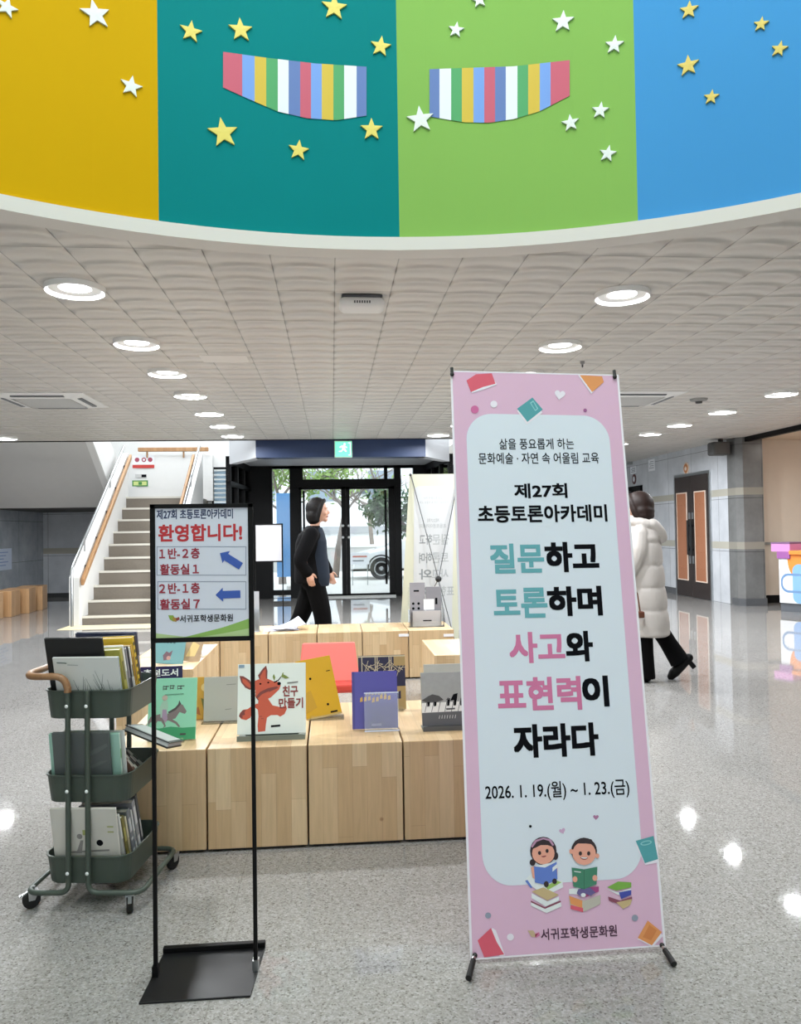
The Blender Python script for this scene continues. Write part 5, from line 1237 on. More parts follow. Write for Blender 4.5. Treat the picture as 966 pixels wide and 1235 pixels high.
TOPB = [(.024, .240, '#a6a04a', 'olive green spined book standing right of the white grass book', .0, [(.1, .3), (.5, .8)], '#6d6a2c'), (.012, .25, '#e6e4dd', 'thin white spined book next to the olive green one in the top tray', 0, [(.3, .6)], '#8d8d86'), (.016, .235, '#7f7f82', 'grey spined book in the middle of the top tray', 0, [(.15, .5)], '#2c2c30'), (.008, .24, '#20242c', 'thin black spined book in the middle of the top tray', 0, [(.2, .5)], '#c9c9c9'), (.012, .235, '#e3e0d6', 'thin cream spined book beside the mustard one in the top tray', 0, [(.5, .7)], '#55503f'), (.018, .24, '#c49a2f', 'mustard spined book near the back of the top tray', 0, [(.1, .25), (.4, .8)], '#7d5f16'), (.020, .268, '#d9b637', 'yellow spined book with black bars at the back of the top tray', 0, [(.1+.11*i, .15+.11*i) for i in range(8)], '#1d1a12'), (.016, .27, '#22242e', 'black spined book last in the top tray', 0, [(.5, .7)], '#8a8a90')]
yy = -.088
for th, h_, c_, l_, _, rows, sc_ in TOPB:
    cart_book(.125, yy, zt_, .19, h_, th, cm(c_, .45), None, l_, -2, -15, decor=spine_marks(cm(sc_, .5), rows)); yy += th+.0065
cart_book(.11, yy+.002, zt_, .235, .28, .014, cm('#2b3350', .4), None, 'wide navy book at the very back of the top tray', 0, -13)
zm = TZ[1][0]+.004
def greycov(bk, co, w, h, th):
    pl_ = face(bk, w, h); pr = Print(pl_, .0004); a_ = mat('ink_darkgrey', '#4a4f50', .6); b_ = mat('ink_midgrey', '#7b8081', .6)
    pr.uv([(.12, .165), (.15, .185), (.195, .205), (.2, .195), (.16, .17), (.13, .158)], mat('ink_haze', '#626767', .6)); pr.uv([(.13, .12), (.17, .14), (.198, .142), (.17, .128), (.14, .112)], mat('ink_haze', '#626767', .6))
    for k in range(3): pr.uv([(.085, .07-.012*k), (.115, .07-.012*k), (.115, .066-.012*k), (.085, .066-.012*k)], b_)
    pr.build('cover_print', co)
cart_book(.085, -.135, zm, .205, .245, .012, mat('cover_slate', '#565b5b', .5, var=.12, scale=9), None, 'dark grey covered book at the front of the middle tray', 0, -9, decor=greycov)
cart_book(.112, -.112, zm, .255, .235, .014, mat('cover_mint_blue', '#9fc6b8', .5, var=.15, scale=10), mat('spine_pale_mint', '#cfe3d6', .5), 'pale blue green book behind the dark grey one in the middle tray', 0, -9, decor=spine_marks(mat('mark_green', '#6da060', .5), [(.6, .75)]))
cart_book(.122, -.09, zm, .22, .24, .008, mat('cover_white', '#d9dad8', .5), None, 'thin white book behind the pale blue green one in the middle tray', 0, -9)
for k, (yq, h_, c_, l_, rl) in enumerate(((-.055, .16, '#6c4f42', 'brown spined book slumped in the middle tray', -38), (-.03, .15, '#d8d3c8', 'white spined book slumped behind the brown one in the middle tray', -42), (-.002, .155, '#4c3b36', 'dark brown book slumped deeper in the middle tray', -45), (.025, .14, '#c9c4bd', 'pale grey spined book slumped at the back of the middle tray', -48))):
    cart_book(.155, yq, zm+.02, .13, h_, .016, cm(c_, .5), None, l_, rl, 2, decor=spine_marks(cm('#2b211e', .5) if k % 2 else cm('#cfc5b8', .5), [(.2, .4), (.6, .85)]))
# black edged slanting book lying over the slumped ones
t_ = thing('book', 'grey book with black edges lying aslant over the right rim of the middle tray', 'book', TC @ Vector((.15, .08, .545)), CR, 'books in the green cart')
T = Matrix.Rotation(math.radians(22), 4, 'Y') @ Matrix.Rotation(math.radians(-14), 4, 'X')
M().box(-.08, .10, -.12, .12, -.012, -.006, T=T).box(-.08, .10, -.12, .12, .008, .011, T=T).build('cover', mat('cover_black', '#0e0f12', .45), t_); M().box(-.075, .097, -.115, .115, -.006, .008, T=T).build('pages', mat('pages_grey', '#c4c6c5', .6), t_)
M().box(-.068, .088, -.106, .106, .011, .0125, T=T).build('cover_panel', mat('panel_grey', '#a7aaa8', .35, var=.06), t_)
zb_ = TZ[2][0]+.004
def figures(bk, co, w, h, th):
    pl_ = face(bk, w, h); pr = Print(pl_, .0004); a_ = mat('ink_greyfig', '#8a8684', .6); g_ = mat('ink_limefig', '#a3a86a', .6)
    pr.uv([(.06, .1), (.2, .108), (.2, .115), (.06, .107)], a_); pr.uv([(.08, .1), (.1, .15), (.11, .15), (.1, .1)], a_); pr.uv(circ(.168, .14, .012), INK); pr.uv(circ(.098, .165, .01), a_); pr.uv([(.11, .19), (.14, .19), (.14, .17), (.11, .17)], g_); pr.uv([(.2, .205), (.222, .205), (.222, .2), (.2, .2)], g_); pr.uv([(.2, .185), (.222, .185), (.222, .18), (.2, .18)], g_); pr.uv([(.205, .08), (.22, .08), (.22, .085), (.205, .085)], g_); pr.uv([(.13, .03), (.15, .03), (.15, .036), (.13, .036)], INK); pr.build('cover_print', co)
cart_book(.115, -.135, zb_, .235, .272, .010, mat('cover_white_warm', '#cfcbc4', .5, var=.03), mat('spine_white', '#d5d2cb', .5), 'large white book with small figures at the front of the bottom tray', 0, -12, decor=figures)
yy = -.115
for th, h_, c_, l_, rows, sc_ in ((.012, .235, '#c7c7c4', 'thin pale book behind the white one in the bottom tray', [(.3, .6)], '#77777a'), (.022, .215, '#6b6533', 'dark olive spined book in the bottom tray', [(.2, .35), (.55, .8)], '#a8a05c'), (.012, .205, '#cfc7ae', 'cream spined book beside the olive one in the bottom tray', [(.2, .6)], '#8d8468'), (.03, .22, '#6f747b', 'thick slate grey spined book in the bottom tray', [(.15, .3), (.45, .5), (.6, .85)], '#c3c6ca'), (.01, .21, '#d9dadb', 'thin white spined book near the back of the bottom tray', [(.4, .6)], '#888888'), (.03, .235, '#8e9095', 'grey spined book at the back of the bottom tray', [(.2, .4), (.6, .9)], '#d0d2d4'), (.02, .25, '#4a4c52', 'charcoal book last in the bottom tray', [(.3, .6)], '#b5b5b5')):
    cart_book(.128, yy, zb_, .2, h_, th, cm(c_, .5), None, l_, -3, -13, decor=spine_marks(cm(sc_, .5), rows)); yy += th+.008

# ================================================================== PEOPLE
SKIN = mat('skin', '#c79a84', .5, var=.03); HAIR = mat('dark_hair', '#0e0b0b', .6, spec=.25, var=.2, scale=40); HAIRB = mat('brown_hair', '#22130f', .55, spec=.3, var=.2, scale=40)
CLOTHB = mat('black_cloth', '#0a0a0c', .9, spec=.12, var=.15, scale=30); TROU = mat('black_trousers', '#060607', .9, spec=.12); TOPM = mat('slate_top', '#1c2430', .8, spec=.2, var=.1, scale=20)
PUFF = mat('cream_padded_coat', '#b7b1ac', .6, var=.02, scale=6, bump=.35, bscale=9)
def limb(mb, pts, rad, n=14, sub=4, flare=False):
    P = [Vector(p) for p in pts]; out = []; ro = []
    for i in range(len(P)-1):
        p0 = P[max(i-1, 0)]; p1 = P[i]; p2 = P[i+1]; p3 = P[min(i+2, len(P)-1)]
        for k in range(sub):
            s = k/sub; out.append(.5*((2*p1)+(p2-p0)*s+(2*p0-5*p1+4*p2-p3)*s*s+(3*p1-p0-3*p2+p3)*s**3)); ro.append(rad[i]*(1-s)+rad[i+1]*s)
    out.append(P[-1]); ro.append(rad[-1]); mb.tube(out, ro, n); mb.ball(out[0], ro[0], n, 8)
    if not flare: mb.ball(out[-1], ro[-1], n, 8)
def remesh(mb, name, m, parent, vox=.008, smooth=4, dec=1.0):
    o = mb.build(name+'_raw', m, None)
    r = o.modifiers.new('r', 'REMESH'); r.mode = 'VOXEL'; r.voxel_size = vox; r.use_smooth_shade = True
    s = o.modifiers.new('s', 'SMOOTH'); s.iterations = smooth; s.factor = .5
    if dec < 1: d = o.modifiers.new('d', 'DECIMATE'); d.ratio = dec
    dg = bpy.context.evaluated_depsgraph_get(); dg.update()
    me = bpy.data.meshes.new_from_object(o.evaluated_get(dg)); me.name = name
    bpy.data.objects.remove(o)
    me.polygons.foreach_set('use_smooth', [True]*len(me.polygons))
    me.materials.clear(); me.materials.append(m)
    q = bpy.data.objects.new(name, me); COL.objects.link(q); q.parent = parent; return q
def hand(mb, wrist, dirn, palm_n, side, curl=.5):
    """palm and five fingers; dirn along the hand, palm_n the way the palm faces, side +1/-1 for the thumb"""
    d = Vector(dirn).normalized(); n = Vector(palm_n); n = (n-d*n.dot(d)).normalized(); b = d.cross(n)*side; w_ = Vector(wrist)
    limb(mb, [w_-d*.02, w_+d*.015, w_+d*.05, w_+d*.075], [.024, .026, .030, .028], 12)
    limb(mb, [w_+d*.03+b*.014, w_+d*.078+b*.024], [.018, .014], 10); limb(mb, [w_+d*.03-b*.014, w_+d*.075-b*.024], [.018, .014], 10)
    for k, (off, ln_) in enumerate(((.028, .068), (.0095, .078), (-.0095, .072), (-.028, .056))):
        p = w_+d*.078+b*off; pts = [p-d*.02]; dd = d.copy(); pts.append(p)
        for j, fr_ in enumerate((.45, .32, .23)):
            dd = (dd+n*curl*(.35+.25*j)).normalized(); pts.append(pts[-1]+dd*ln_*fr_)
        limb(mb, pts, [.0095, .0095, .0088, .0082, .0072], 8, 2)
    p = w_+d*.02+b*.026; e = (d*.6+b*.75+n*.35).normalized(); e2 = (d*.9+b*.25+n*.45).normalized()
    limb(mb, [p-b*.01, p+e*.028, p+e*.028+e2*.03, p+e*.028+e2*.052], [.013, .0115, .0098, .008], 8, 2)
def head(mb, c, yaw=0, s=1.0):
    c = Vector(c); R = Matrix.Rotation(yaw, 4, 'Z')
    def fn(p):
        z = p.z/.118; x = p.x; y = p.y
        if z < 0: x = x*(1+.10*z)+(.012*-z if x > 0 else .01*z*0); y = y*(1+.28*z)
        return R @ Vector((x, y, p.z))*s
    mb.ball(c, (.094, .075, .118), 24, 16, fn=fn)
    def A(x, y, z): return c+(R @ Vector((x, y, z)))*s
    limb(mb, [A(.082, 0, .022), A(.097, 0, -.002), A(.106, 0, -.022), A(.092, 0, -.032)], [.010, .012, .014, .011], 8, 3)
    mb.ball(A(.070, 0, -.092), .026*s, 10, 8); mb.ball(A(.083, 0, -.058), (.016, .024, .012), 10, 6)
    for sg in (-1, 1):
        mb.ball(A(.064, sg*.034, -.025), .026*s, 10, 8); mb.ball(A(.076, sg*.030, .028), (.016, .026, .010), 10, 6)
        mb.ball(A(-.008, sg*.076, -.008), (.018, .010, .030), 10, 8)
    return A
def face_parts(A, parent):
    for sg in (-1, 1):
        M().ball(A(.083, sg*.031, .004), (.010, .013, .008), 12, 8).build('eye', mat('eye_white', '#e4ddd6', .3), parent)
        M().ball(A(.0905, sg*.031, .004), (.0045, .006, .006), 10, 6).build('iris', mat('iris_dark', '#1d1512', .3), parent)
        limb_ = M(); limb_.tube([A(.084, sg*.014, .026), A(.090, sg*.030, .032), A(.076, sg*.048, .026)], [.003, .004, .002], 6); limb_.build('eyebrow', HAIR, parent)
    lp = M(); lp.tube([A(.088, -.020, -.057), A(.0985, -.006, -.053), A(.0985, .006, -.053), A(.088, .020, -.057)], [.002, .005, .005, .002], 8); lp.tube([A(.088, -.018, -.060), A(.096, 0, -.064), A(.088, .018, -.060)], [.002, .005, .002], 8)
    lp.build('lips', mat('lips', '#a8605a', .4), parent)
def shoe(parent, heel, toe, m, r=.042, hh=.05):
    mb = M(); h_, t_ = Vector(heel), Vector(toe); d = (t_-h_)
    limb(mb, [h_+Vector((0, 0, hh*.6)), h_+d*.45+Vector((0, 0, hh*.5)), h_+d*.8+Vector((0, 0, .028)), t_+Vector((0, 0, .022))], [r*.85, r*.95, r, r*.7], 12)
    o = remesh(mb, 'shoe', m, parent, .006, 3)
    return o

# ---- woman in black, walking to the right near the entrance (local +x = facing)
t = thing('person', 'person in black jacket and trousers walking right in front of the entrance doors', 'person', (-.185, 8.0, 0), 0)
mb = M()
mb.sections([(.80, -.01, 0, .09, .13), (.88, -.01, 0, .115, .155), (.98, 0, 0, .105, .14), (1.08, .005, 0, .10, .125), (1.2, .0, 0, .115, .145), (1.29, -.005, 0, .095, .155), (1.335, 0, 0, .06, .09), (1.37, .01, 0, .05, .055), (1.44, .03, 0, .048, .05)])
A = head(mb, (.05, 0, 1.525), 0, .99)
limb(mb, [(-.01, -.15, 1.29), (-.06, -.195, 1.16), (-.10, -.215, 1.05), (-.085, -.215, .98), (-.05, -.205, .92)], [.055, .05, .042, .036, .026])
hand(mb, (-.05, -.205, .915), (.25, .0, -1), (.15, 1, 0), 1, .55)
limb(mb, [(0, .15, 1.29), (.02, .19, 1.16), (.055, .20, 1.05), (.10, .195, .97), (.145, .185, .91)], [.055, .05, .042, .036, .026])
hand(mb, (.145, .185, .905), (.35, 0, -1), (.2, -1, 0), -1, .6)
limb(mb, [(0, -.085, .84), (.05, -.085, .62), (.085, -.085, .44), (.085, -.085, .25), (.085, -.085, .07)], [.085, .075, .058, .052, .036]); limb(mb, [(.07, -.085, .05), (.14, -.085, .035), (.2, -.085, .03)], [.036, .034, .026])
limb(mb, [(-.02, .085, .84), (-.08, .085, .62), (-.15, .085, .44), (-.24, .085, .28), (-.33, .085, .15)], [.085, .075, .058, .052, .036]); limb(mb, [(-.33, .085, .15), (-.28, .085, .085), (-.22, .085, .035)], [.034, .034, .026])
remesh(mb, 'body', SKIN, t, .0075, 3)
face_parts(A, t)
jk = M(); jk.sections([(.80, -.03, 0, .165, .19), (.86, -.03, 0, .17, .20), (.98, -.035, 0, .16, .185), (1.08, -.035, 0, .155, .175), (1.2, -.035, 0, .15, .185), (1.29, -.03, 0, .12, .185), (1.335, -.02, 0, .085, .13), (1.375, .0, 0, .07, .075)])
limb(jk, [(-.02, -.165, 1.29), (-.08, -.205, 1.16), (-.125, -.225, 1.05), (-.11, -.225, .98), (-.06, -.21, .915)], [.075, .075, .07, .06, .052]); limb(jk, [(0, .165, 1.29), (.03, .2, 1.16), (.07, .21, 1.05), (.11, .205, .97), (.145, .19, .91)], [.075, .07, .062, .055, .046])
remesh(jk, 'jacket', CLOTHB, t, .011, 3)
tp = M(); tp.sections([(.77, .035, -.02, .115, .15), (.86, .035, -.02, .125, .165), (.98, .035, -.02, .115, .155), (1.1, .03, -.02, .105, .15), (1.22, .025, -.015, .105, .15), (1.30, .02, -.01, .09, .11), (1.36, .02, 0, .066, .066)]); remesh(tp, 'top', TOPM, t, .011, 3)
tr = M(); tr.sections([(.74, -.0, 0, .10, .14), (.80, -.01, 0, .125, .165), (.9, -.01, 0, .12, .16), (1.0, 0, 0, .11, .145)])
limb(tr, [(.0, -.085, .82), (.05, -.085, .62), (.085, -.085, .44), (.085, -.085, .25), (.085, -.085, .055)], [.105, .098, .088, .086, .088], flare=True); limb(tr, [(-.02, .085, .82), (-.08, .085, .62), (-.15, .085, .44), (-.24, .085, .28), (-.315, .085, .17)], [.105, .098, .085, .082, .082], flare=True)
remesh(tr, 'trousers', TROU, t, .011, 3)
shoe(t, (.06, -.085, 0), (.22, -.085, 0), BLACK); shoe(t, (-.335, .085, .11), (-.22, .085, .005), BLACK)
hm = M(); hc = Vector((.05, 0, 1.525))
def hairfn(p): return p
def cut(lim, top):
    def fn(p):
        q = p.copy()
        if p.x > lim and p.z < top: q.x = lim+(p.x-lim)*.12; q.y *= .93
        return q
    return fn
hm.ball(hc+Vector((-.018, 0, .024)), (.112, .098, .116), 26, 18, fn=cut(.035, .055)); hm.ball(hc+Vector((-.05, 0, -.05)), (.078, .100, .095), 22, 14, fn=cut(.045, .2)); hm.ball(hc+Vector((-.045, 0, -.095)), (.066, .092, .05), 18, 10)
for sg in (-1, 1): limb(hm, [hc+Vector((.06, sg*.03, .105)), hc+Vector((.035, sg*.074, .06)), hc+Vector((.008, sg*.084, -.02)), hc+Vector((-.012, sg*.08, -.10))], [.02, .022, .024, .022])
remesh(hm, 'hair', HAIR, t, .009, 3)

# ---- person in the long cream coat, walking left behind the pink banner (local +x = facing left in the photo)
t = thing('person', 'person in a long cream padded coat and black flared trousers walking left behind the banner', 'person', (2.66, 6.6, 0), PI-.42)
mb = M()
mb.sections([(.78, -.03, 0, .10, .14), (.86, -.03, 0, .12, .155), (.98, -.025, 0, .105, .14), (1.08, -.02, 0, .105, .13), (1.2, -.01, 0, .12, .15), (1.27, 0, 0, .095, .155), (1.31, .01, 0, .06, .09), (1.35, .02, 0, .05, .055), (1.42, .03, 0, .048, .05)])
A = head(mb, (.035, 0, 1.485), .12, .97)
limb(mb, [(.01, .15, 1.26), (.02, .19, 1.12), (.06, .195, 1.0), (.13, .19, .90), (.19, .17, .82)], [.055, .05, .042, .036, .026]); hand(mb, (.19, .17, .815), (.45, 0, -1), (.2, -1, 0), -1, .7)
limb(mb, [(0, -.15, 1.26), (.04, -.19, 1.12), (.08, -.2, 1.0), (.17, -.2, .93), (.24, -.19, .88)], [.055, .05, .042, .036, .026]); hand(mb, (.24, -.19, .875), (.6, 0, -1), (.2, 1, 0), 1, .7)
limb(mb, [(-.02, .085, .82), (-.01, .085, .6), (-.005, .085, .43), (-.01, .085, .25), (-.01, .085, .07)], [.085, .075, .058, .05, .036]); limb(mb, [(-.02, .085, .05), (.05, .085, .035), (.11, .085, .03)], [.034, .034, .026])
limb(mb, [(-.04, -.085, .82), (-.08, -.085, .6), (-.13, -.085, .43), (-.22, -.085, .29), (-.31, -.085, .17)], [.085, .075, .058, .05, .034]); limb(mb, [(-.33, -.085, .175), (-.28, -.085, .10), (-.235, -.085, .03)], [.032, .032, .024])
remesh(mb, 'body', SKIN, t, .0075, 3); face_parts(A, t)
ct = M(); secs = []
zs = [.385, .40]+[.42+.19*i/8 for i in range(1, 40) if .42+.19*i/8 < 1.30]+[1.31, 1.35]
base = {.385: (-.045, .135, .17), .40: (-.045, .15, .185)}
for z in zs:
    k = (z-.40)/.95
    puff = .012*abs(math.sin(PI*(z-.42)/.19))**.5
    cx_ = -.055*(1-k)-.005*k; rx = (.158*(1-k)+.135*k)+puff; ry = (.205*(1-k)+.19*k)+puff
    if z > 1.22: f = (z-1.22)/.15; rx *= 1-.38*f; ry *= 1-.5*f
    if z == .385: rx -= .02; ry -= .02
    secs.append((z, cx_, 0, rx, ry))
ct.sections(secs, 32)
for pts_ in ([(.01, .150, 1.25), (.02, .19, 1.12), (.06, .195, 1.0), (.13, .19, .90), (.18, .17, .835)], [(.01, -.150, 1.25), (.04, -.19, 1.12), (.08, -.195, 1.0), (.16, -.19, .93), (.225, -.175, .89)]):
    n_ = 16; P = []
    limb(ct, pts_, [.075, .075, .07, .064, .055])
    for i in range(len(pts_)-1): ct.ball((Vector(pts_[i])+Vector(pts_[i+1]))/2, (.078, .076, .07), 14, 10)
# hood folded round the neck
ct.tube([Vector((-.02+.105*math.cos(a), .115*math.sin(a), 1.345+.03*math.cos(a))) for a in [2*PI*k/20 for k in range(20)]], .045, 12, closed=True)
limb(ct, [(-.10, .10, 1.34), (-.15, .05, 1.27), (-.165, 0, 1.22), (-.15, -.05, 1.27), (-.10, -.10, 1.34)], [.045, .05, .05, .05, .045])
remesh(ct, 'padded_coat', PUFF, t, .009, 1)
tr = M(); tr.sections([(.72, -.03, 0, .10, .14), (.80, -.03, 0, .12, .16), (.9, -.03, 0, .115, .15)])
limb(tr, [(-.02, .085, .8), (-.015, .085, .6), (-.01, .085, .43), (-.012, .085, .25), (-.012, .085, .03)], [.10, .09, .072, .072, .085], flare=True); limb(tr, [(-.04, -.085, .8), (-.08, -.085, .6), (-.12, -.085, .45), (-.20, -.085, .31), (-.295, -.085, .150)], [.10, .088, .075, .074, .088], flare=True)
remesh(tr, 'flared_trousers', TROU, t, .010, 3)
shoe(t, (-.03, .085, 0), (.13, .085, 0), BLACK, .036); shoe(t, (-.365, -.085, .155), (-.215, -.085, .0), BLACK, .044, .06); M().box(-.41, -.37, -.105, -.065, .10, .16, T=rot('Y', 40, (-.39, -.085, .13))).build('shoe_heel', BLACK, t, bevel=.004)
hm = M(); hc = Vector((.035, 0, 1.485))
hm.ball(hc+Vector((-.025, 0, .02)), (.125, .115, .122), 26, 18, fn=cut(.045, .055)); hm.ball(hc+Vector((-.045, 0, -.035)), (.105, .128, .088), 24, 14, fn=cut(.05, .2)); hm.ball(hc+Vector((-.05, 0, -.075)), (.10, .128, .05), 20, 10, fn=cut(.05, .2))
for sg in (-1, 1): limb(hm, [hc+Vector((.065, sg*.03, .105)), hc+Vector((.04, sg*.082, .05)), hc+Vector((.012, sg*.10, -.03)), hc+Vector((-.01, sg*.10, -.085))], [.022, .026, .032, .03])
remesh(hm, 'hair', HAIRB, t, .009, 3)
# bag carried by the coat person
c = Vector((2.51, 6.36, 0))
t = thing('handbag', 'small brown leather bag held against the cream coat beside the banner edge', 'bag', (c.x-.06, c.y, .56))
M().box(-.12, .12, -.03, .03, 0, .055).build('body', mat('brown_leather', '#5d3321', .45, var=.1), t, bevel=.012, segs=3)
M().tube([(-.09, 0, .05), (-.07, 0, .2), (0, .01, .30), (.07, 0, .2), (.09, 0, .05)], .006, 8).build('strap', mat('brown_leather', '#5d3321', .45), t)

# ================================================================== OUTSIDE
struct(M().box(-14, 16, 16.15, 60, -.12, -.06).build('ground_outside', mat('pale_paving', '#c9c8c4', .8, var=.06, scale=3)))
bw = M().box(-14, 16, 34, 36, -.06, 7.5)
fb = bw.build('neighbour_building', mat('white_render', '#dfe1e2', .7, var=.03)); tag(fb, 'pale building across the street seen through the glass doors', 'building')
for k in range(9): M().box(-11.4+2.6*k, -10.2+2.6*k, 33.92, 34.0, 2.6, 3.9).build('window_pane', mat('far_glass', '#8b97a3', .2), fb)
M().box(-14, 16, 33.85, 34, 1.2, 1.5).build('ledge', mat('ledge_grey', '#9ea0a2', .7), fb)
for k in range(4): M().box(.4+.7*k, .9+.7*k, 33.84, 33.9, 2.9, 3.5).build('window_shutter', mat('shutter_dark', '#5d6469', .6), fb)
lw_ = M().box(-8, 9, 27.0, 27.3, -.06, .75).build('garden_wall', mat('wall_grey', '#b5b5b3', .8, var=.05)); tag(lw_, 'low grey garden wall beyond the parked car', 'wall')
M().box(-8.05, 9.05, 26.95, 27.35, .75, .83).build('coping', mat('coping', '#d5d5d2', .7), lw_)
# banner flag left of the doors
p = yat(344, 655, 19.0)
t = thing('street_banner', 'tall pale blue street banner outside the left side glass', 'banner', (p.x, 19.0, -.06))
M().tube([(.22, 0, 0), (.22, 0, 3.2)], .025, 10).build('pole', STEEL, t); M().box(-.2, .2, -.006, .006, .3, 2.3).build('cloth', mat('flag_blue', '#6fa6e0', .6), t); M().lathe([(.2, 0), (.2, .08), (.05, .1)], 18, Matrix.Translation((.22, 0, 0))).build('foot', mat('wall_grey', '#b5b5b3', .8), t)
p = yat(434, 680, 20.0); t = thing('notice_board', 'small white notice board on posts outside the right door', 'sign', (p.x, 20.0, -.06))
M().box(-.24, .24, -.02, .02, .52, .82).build('board', PAPER, t); M().box(-.2, -.18, -.02, .02, 0, .52).build('foot', STEEL, t); M().box(.18, .2, -.02, .02, 0, .52).build('foot', STEEL, t); M().box(-.18, .18, -.025, -.02, .7, .74).build('printed_rule', mat('print_red', '#c77a6a', .6), t); M().box(-.18, .1, -.025, -.02, .6, .63).build('printed_rule', mat('print_grey', '#7d8288', .6), t)

# white car parked outside, nose to the left
cx0 = yat(424, 690, 22).x; gz = -.06
t = thing('car', 'white parked car seen through the right entrance door', 'car', (cx0, 22.0, gz))
prof = [(0, .28), (.02, .55), (.10, .68), (.5, .80), (1.05, .92), (1.75, 1.38), (2.1, 1.47), (3.0, 1.47), (3.6, 1.32), (4.05, .98), (4.2, .90), (4.25, .45), (4.2, .28)]
mb = M(); n_ = len(prof); vs = []
for y, s_, in ((0, .0), (.10, 1), (1.6, 1), (1.7, 0)):
    for x, z in prof:
        ins = 0 if s_ else .06; tum = .0
        vs.append((x+(ins if x < 2 else -ins), y+(0 if z < .95 else (.12 if y < .8 else -.12)), z-(ins*.6 if z > .5 else -ins*.3)))
fs = [(i*n_+j, i*n_+(j+1) % n_, (i+1)*n_+(j+1) % n_, (i+1)*n_+j) for i in range(3) for j in range(n_)]+[tuple(range(n_))[::-1], tuple(range(3*n_, 4*n_))]
mb.add(vs, fs); CARW = mat('car_white', '#eceef0', .18, coat=.6); mb.build('body', CARW, t, bevel=.03)
GLD = mat('car_glass', '#1f262c', .1)
M().prism([(1.25, .115, .96), (1.85, .175, 1.36), (2.35, .175, 1.40), (2.35, .105, .96)], (0, -.05, 0)).build('side_window', GLD, t)
M().prism([(2.42, .105, .96), (2.42, .175, 1.40), (3.0, .175, 1.40), (3.5, .175, 1.25), (3.7, .115, .96)], (0, -.05, 0)).build('side_window', GLD, t)
M().prism([(1.10, .3, .945), (1.72, .32, 1.365), (1.72, 1.4, 1.365), (1.10, 1.42, .945)], (-.02, 0, .02)).build('windscreen', GLD, t)
for xw in (.83, 3.35):
    wh = bpy.data.objects.new('wheel', None); COL.objects.link(wh); wh.parent = t; wh.location = (xw, .06, .31)
    T = Matrix.Rotation(PI/2, 4, 'X'); M().lathe([(.20, -.1), (.30, -.1), (.315, -.06), (.315, .06), (.30, .1), (.20, .1), (.20, .05), (.20, -.1)], 28, T).build('tyre', RUB, wh)
    rm = M(); rm.lathe([(.06, .11), (.055, .115), (0, .115)], 14, T); rm.lathe([(.205, .105), (.19, .11), (.175, .105), (.175, .05), (.205, .05), (.205, .105)], 28, T)
    for k in range(5):
        Tk = Matrix.Rotation(2*PI*k/5, 4, 'Y'); rm.prism([Tk @ Vector(p) for p in ((-.03, -.105, .03), (.03, -.105, .03), (.02, -.1, .19), (-.02, -.1, .19))], (0, .03, 0))
    rm.build('rim', STEEL, wh)
    am = M(); am.tube([(xw+.37*math.cos(a), -.002, .31+.37*math.sin(a)) for a in [PI*k/16 for k in range(17)]], .022, 8); am.build('wheel_arch', DARK, t)
M().ball((.12, .02, .66), (.14, .05, .06), 14, 8).build('headlight', mat('headlight', '#c9d3dc', .1), t)
M().box(.0, 4.2, -.01, .03, .24, .30).build('sill', DARK, t); M().box(.6, .75, -.1, .0, .96, 1.06).build('mirror', CARW, t, bevel=.02) if False else None

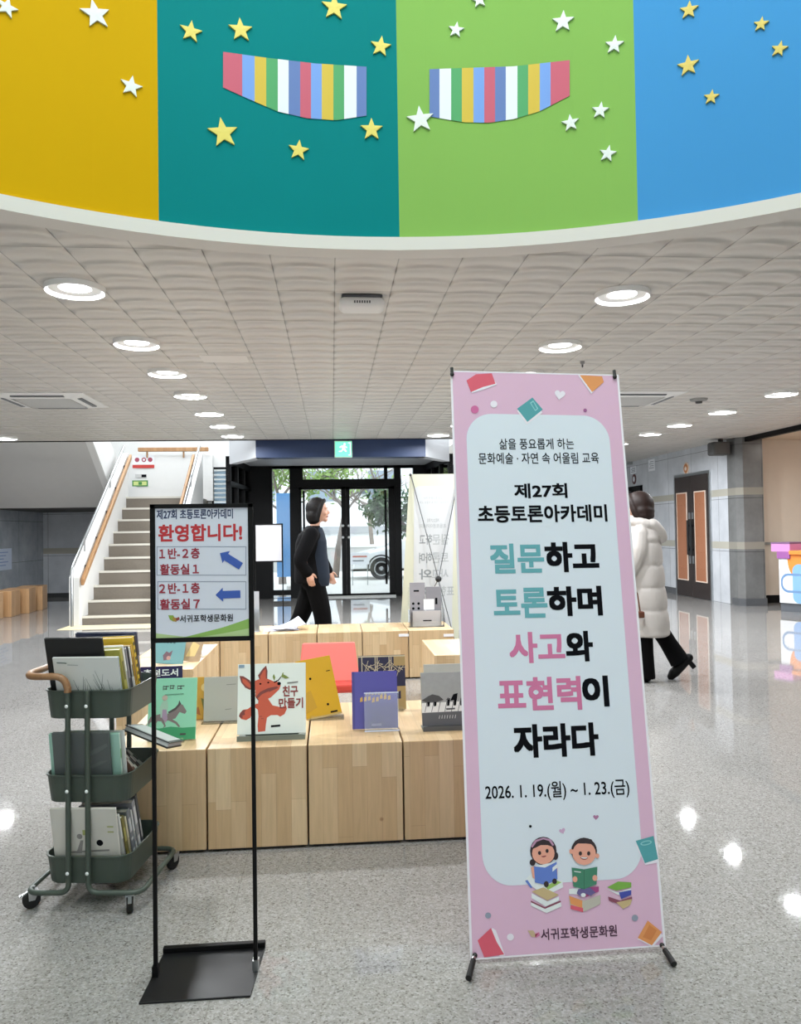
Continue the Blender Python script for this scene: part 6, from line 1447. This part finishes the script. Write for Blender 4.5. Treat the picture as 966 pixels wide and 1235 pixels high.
# trees outside
BARK = mat('bark_grey', '#7a7069', .85, var=.2, scale=12); LEAFS = [mat('leaf_green', '#7f9a4e', .6, var=.2), mat('leaf_dark', '#44603a', .6, var=.2)]
def tree(x, y, h, label, nleaf, leafm, seed, crown=(1.2, 1.2, 1.1), lean=0, leaf=.09, bare=False):
    rn = random.Random(seed); t = thing('tree', label, 'tree', (x, y, -.06), 0, 'trees outside the entrance')
    tops = []; wd = M(); trunk = [Vector((0, 0, 0)), Vector((lean*.3, 0, h*.2)), Vector((lean*.7+.05, 0, h*.4)), Vector((lean, .05, h*.55))]
    wd.tube(trunk, [.11, .09, .075, .05], 10)
    def branch(p, d, L_, r, depth):
        q = p+d*L_*.5+Vector((rn.uniform(-.06, .06), rn.uniform(-.06, .06), .02)); e = q+(d+Vector((rn.uniform(-.3, .3), rn.uniform(-.3, .3), .15))).normalized()*L_*.5
        wd.tube([p, q, e], [r, r*.8, r*.55], 6); tops.append(e); tops.append(q)
        if depth:
            for k in range(3):
                a = rn.uniform(0, 2*PI); dd = (d*.7+Vector((math.cos(a), math.sin(a), rn.uniform(-.1, .6)))*.7).normalized(); branch(e if k else q, dd, L_*.68, r*.55, depth-1)
    for k in range(6):
        a = 2*PI*k/6+rn.uniform(-.4, .4); p = trunk[2].lerp(trunk[3], rn.random()); branch(p, Vector((math.cos(a), math.sin(a), rn.uniform(.3, .9))).normalized(), h*.24, .04, 2)
    wd.build('trunk', BARK, t)
    lm = M(); lm.keep = True
    for i in range(nleaf):
        p = rn.choice(tops)+Vector((rn.gauss(0, .16), rn.gauss(0, .16), rn.gauss(0, .14))); u = Vector((rn.gauss(0, 1), rn.gauss(0, 1), rn.gauss(0, 1))).normalized(); v = u.orthogonal().normalized()*leaf*.42; u = u*leaf
        lm.add([p-u, p+v, p+u, p-v], [(0, 1, 2, 3)])
    lm.build('foliage', leafm, t)
def tx(px, y): return yat(px, 640, y).x
tree(tx(340, 21), 21.0, 4.3, 'green leafy tree outside the left side glass behind the blue banner', 1500, LEAFS[0], 3)
tree(tx(404, 23.5), 23.4, 4.4, 'sparse tree with bare branches outside the left door leaf', 150, LEAFS[0], 5, lean=.3)
tree(tx(452, 30), 30.5, 4.4, 'slender sparse tree outside the right door leaf behind the car', 130, LEAFS[0], 8, lean=-.3)
tree(tx(494, 20), 20.0, 2.6, 'dark green bush tree outside the right side glass', 1400, LEAFS[1], 12, leaf=.11)
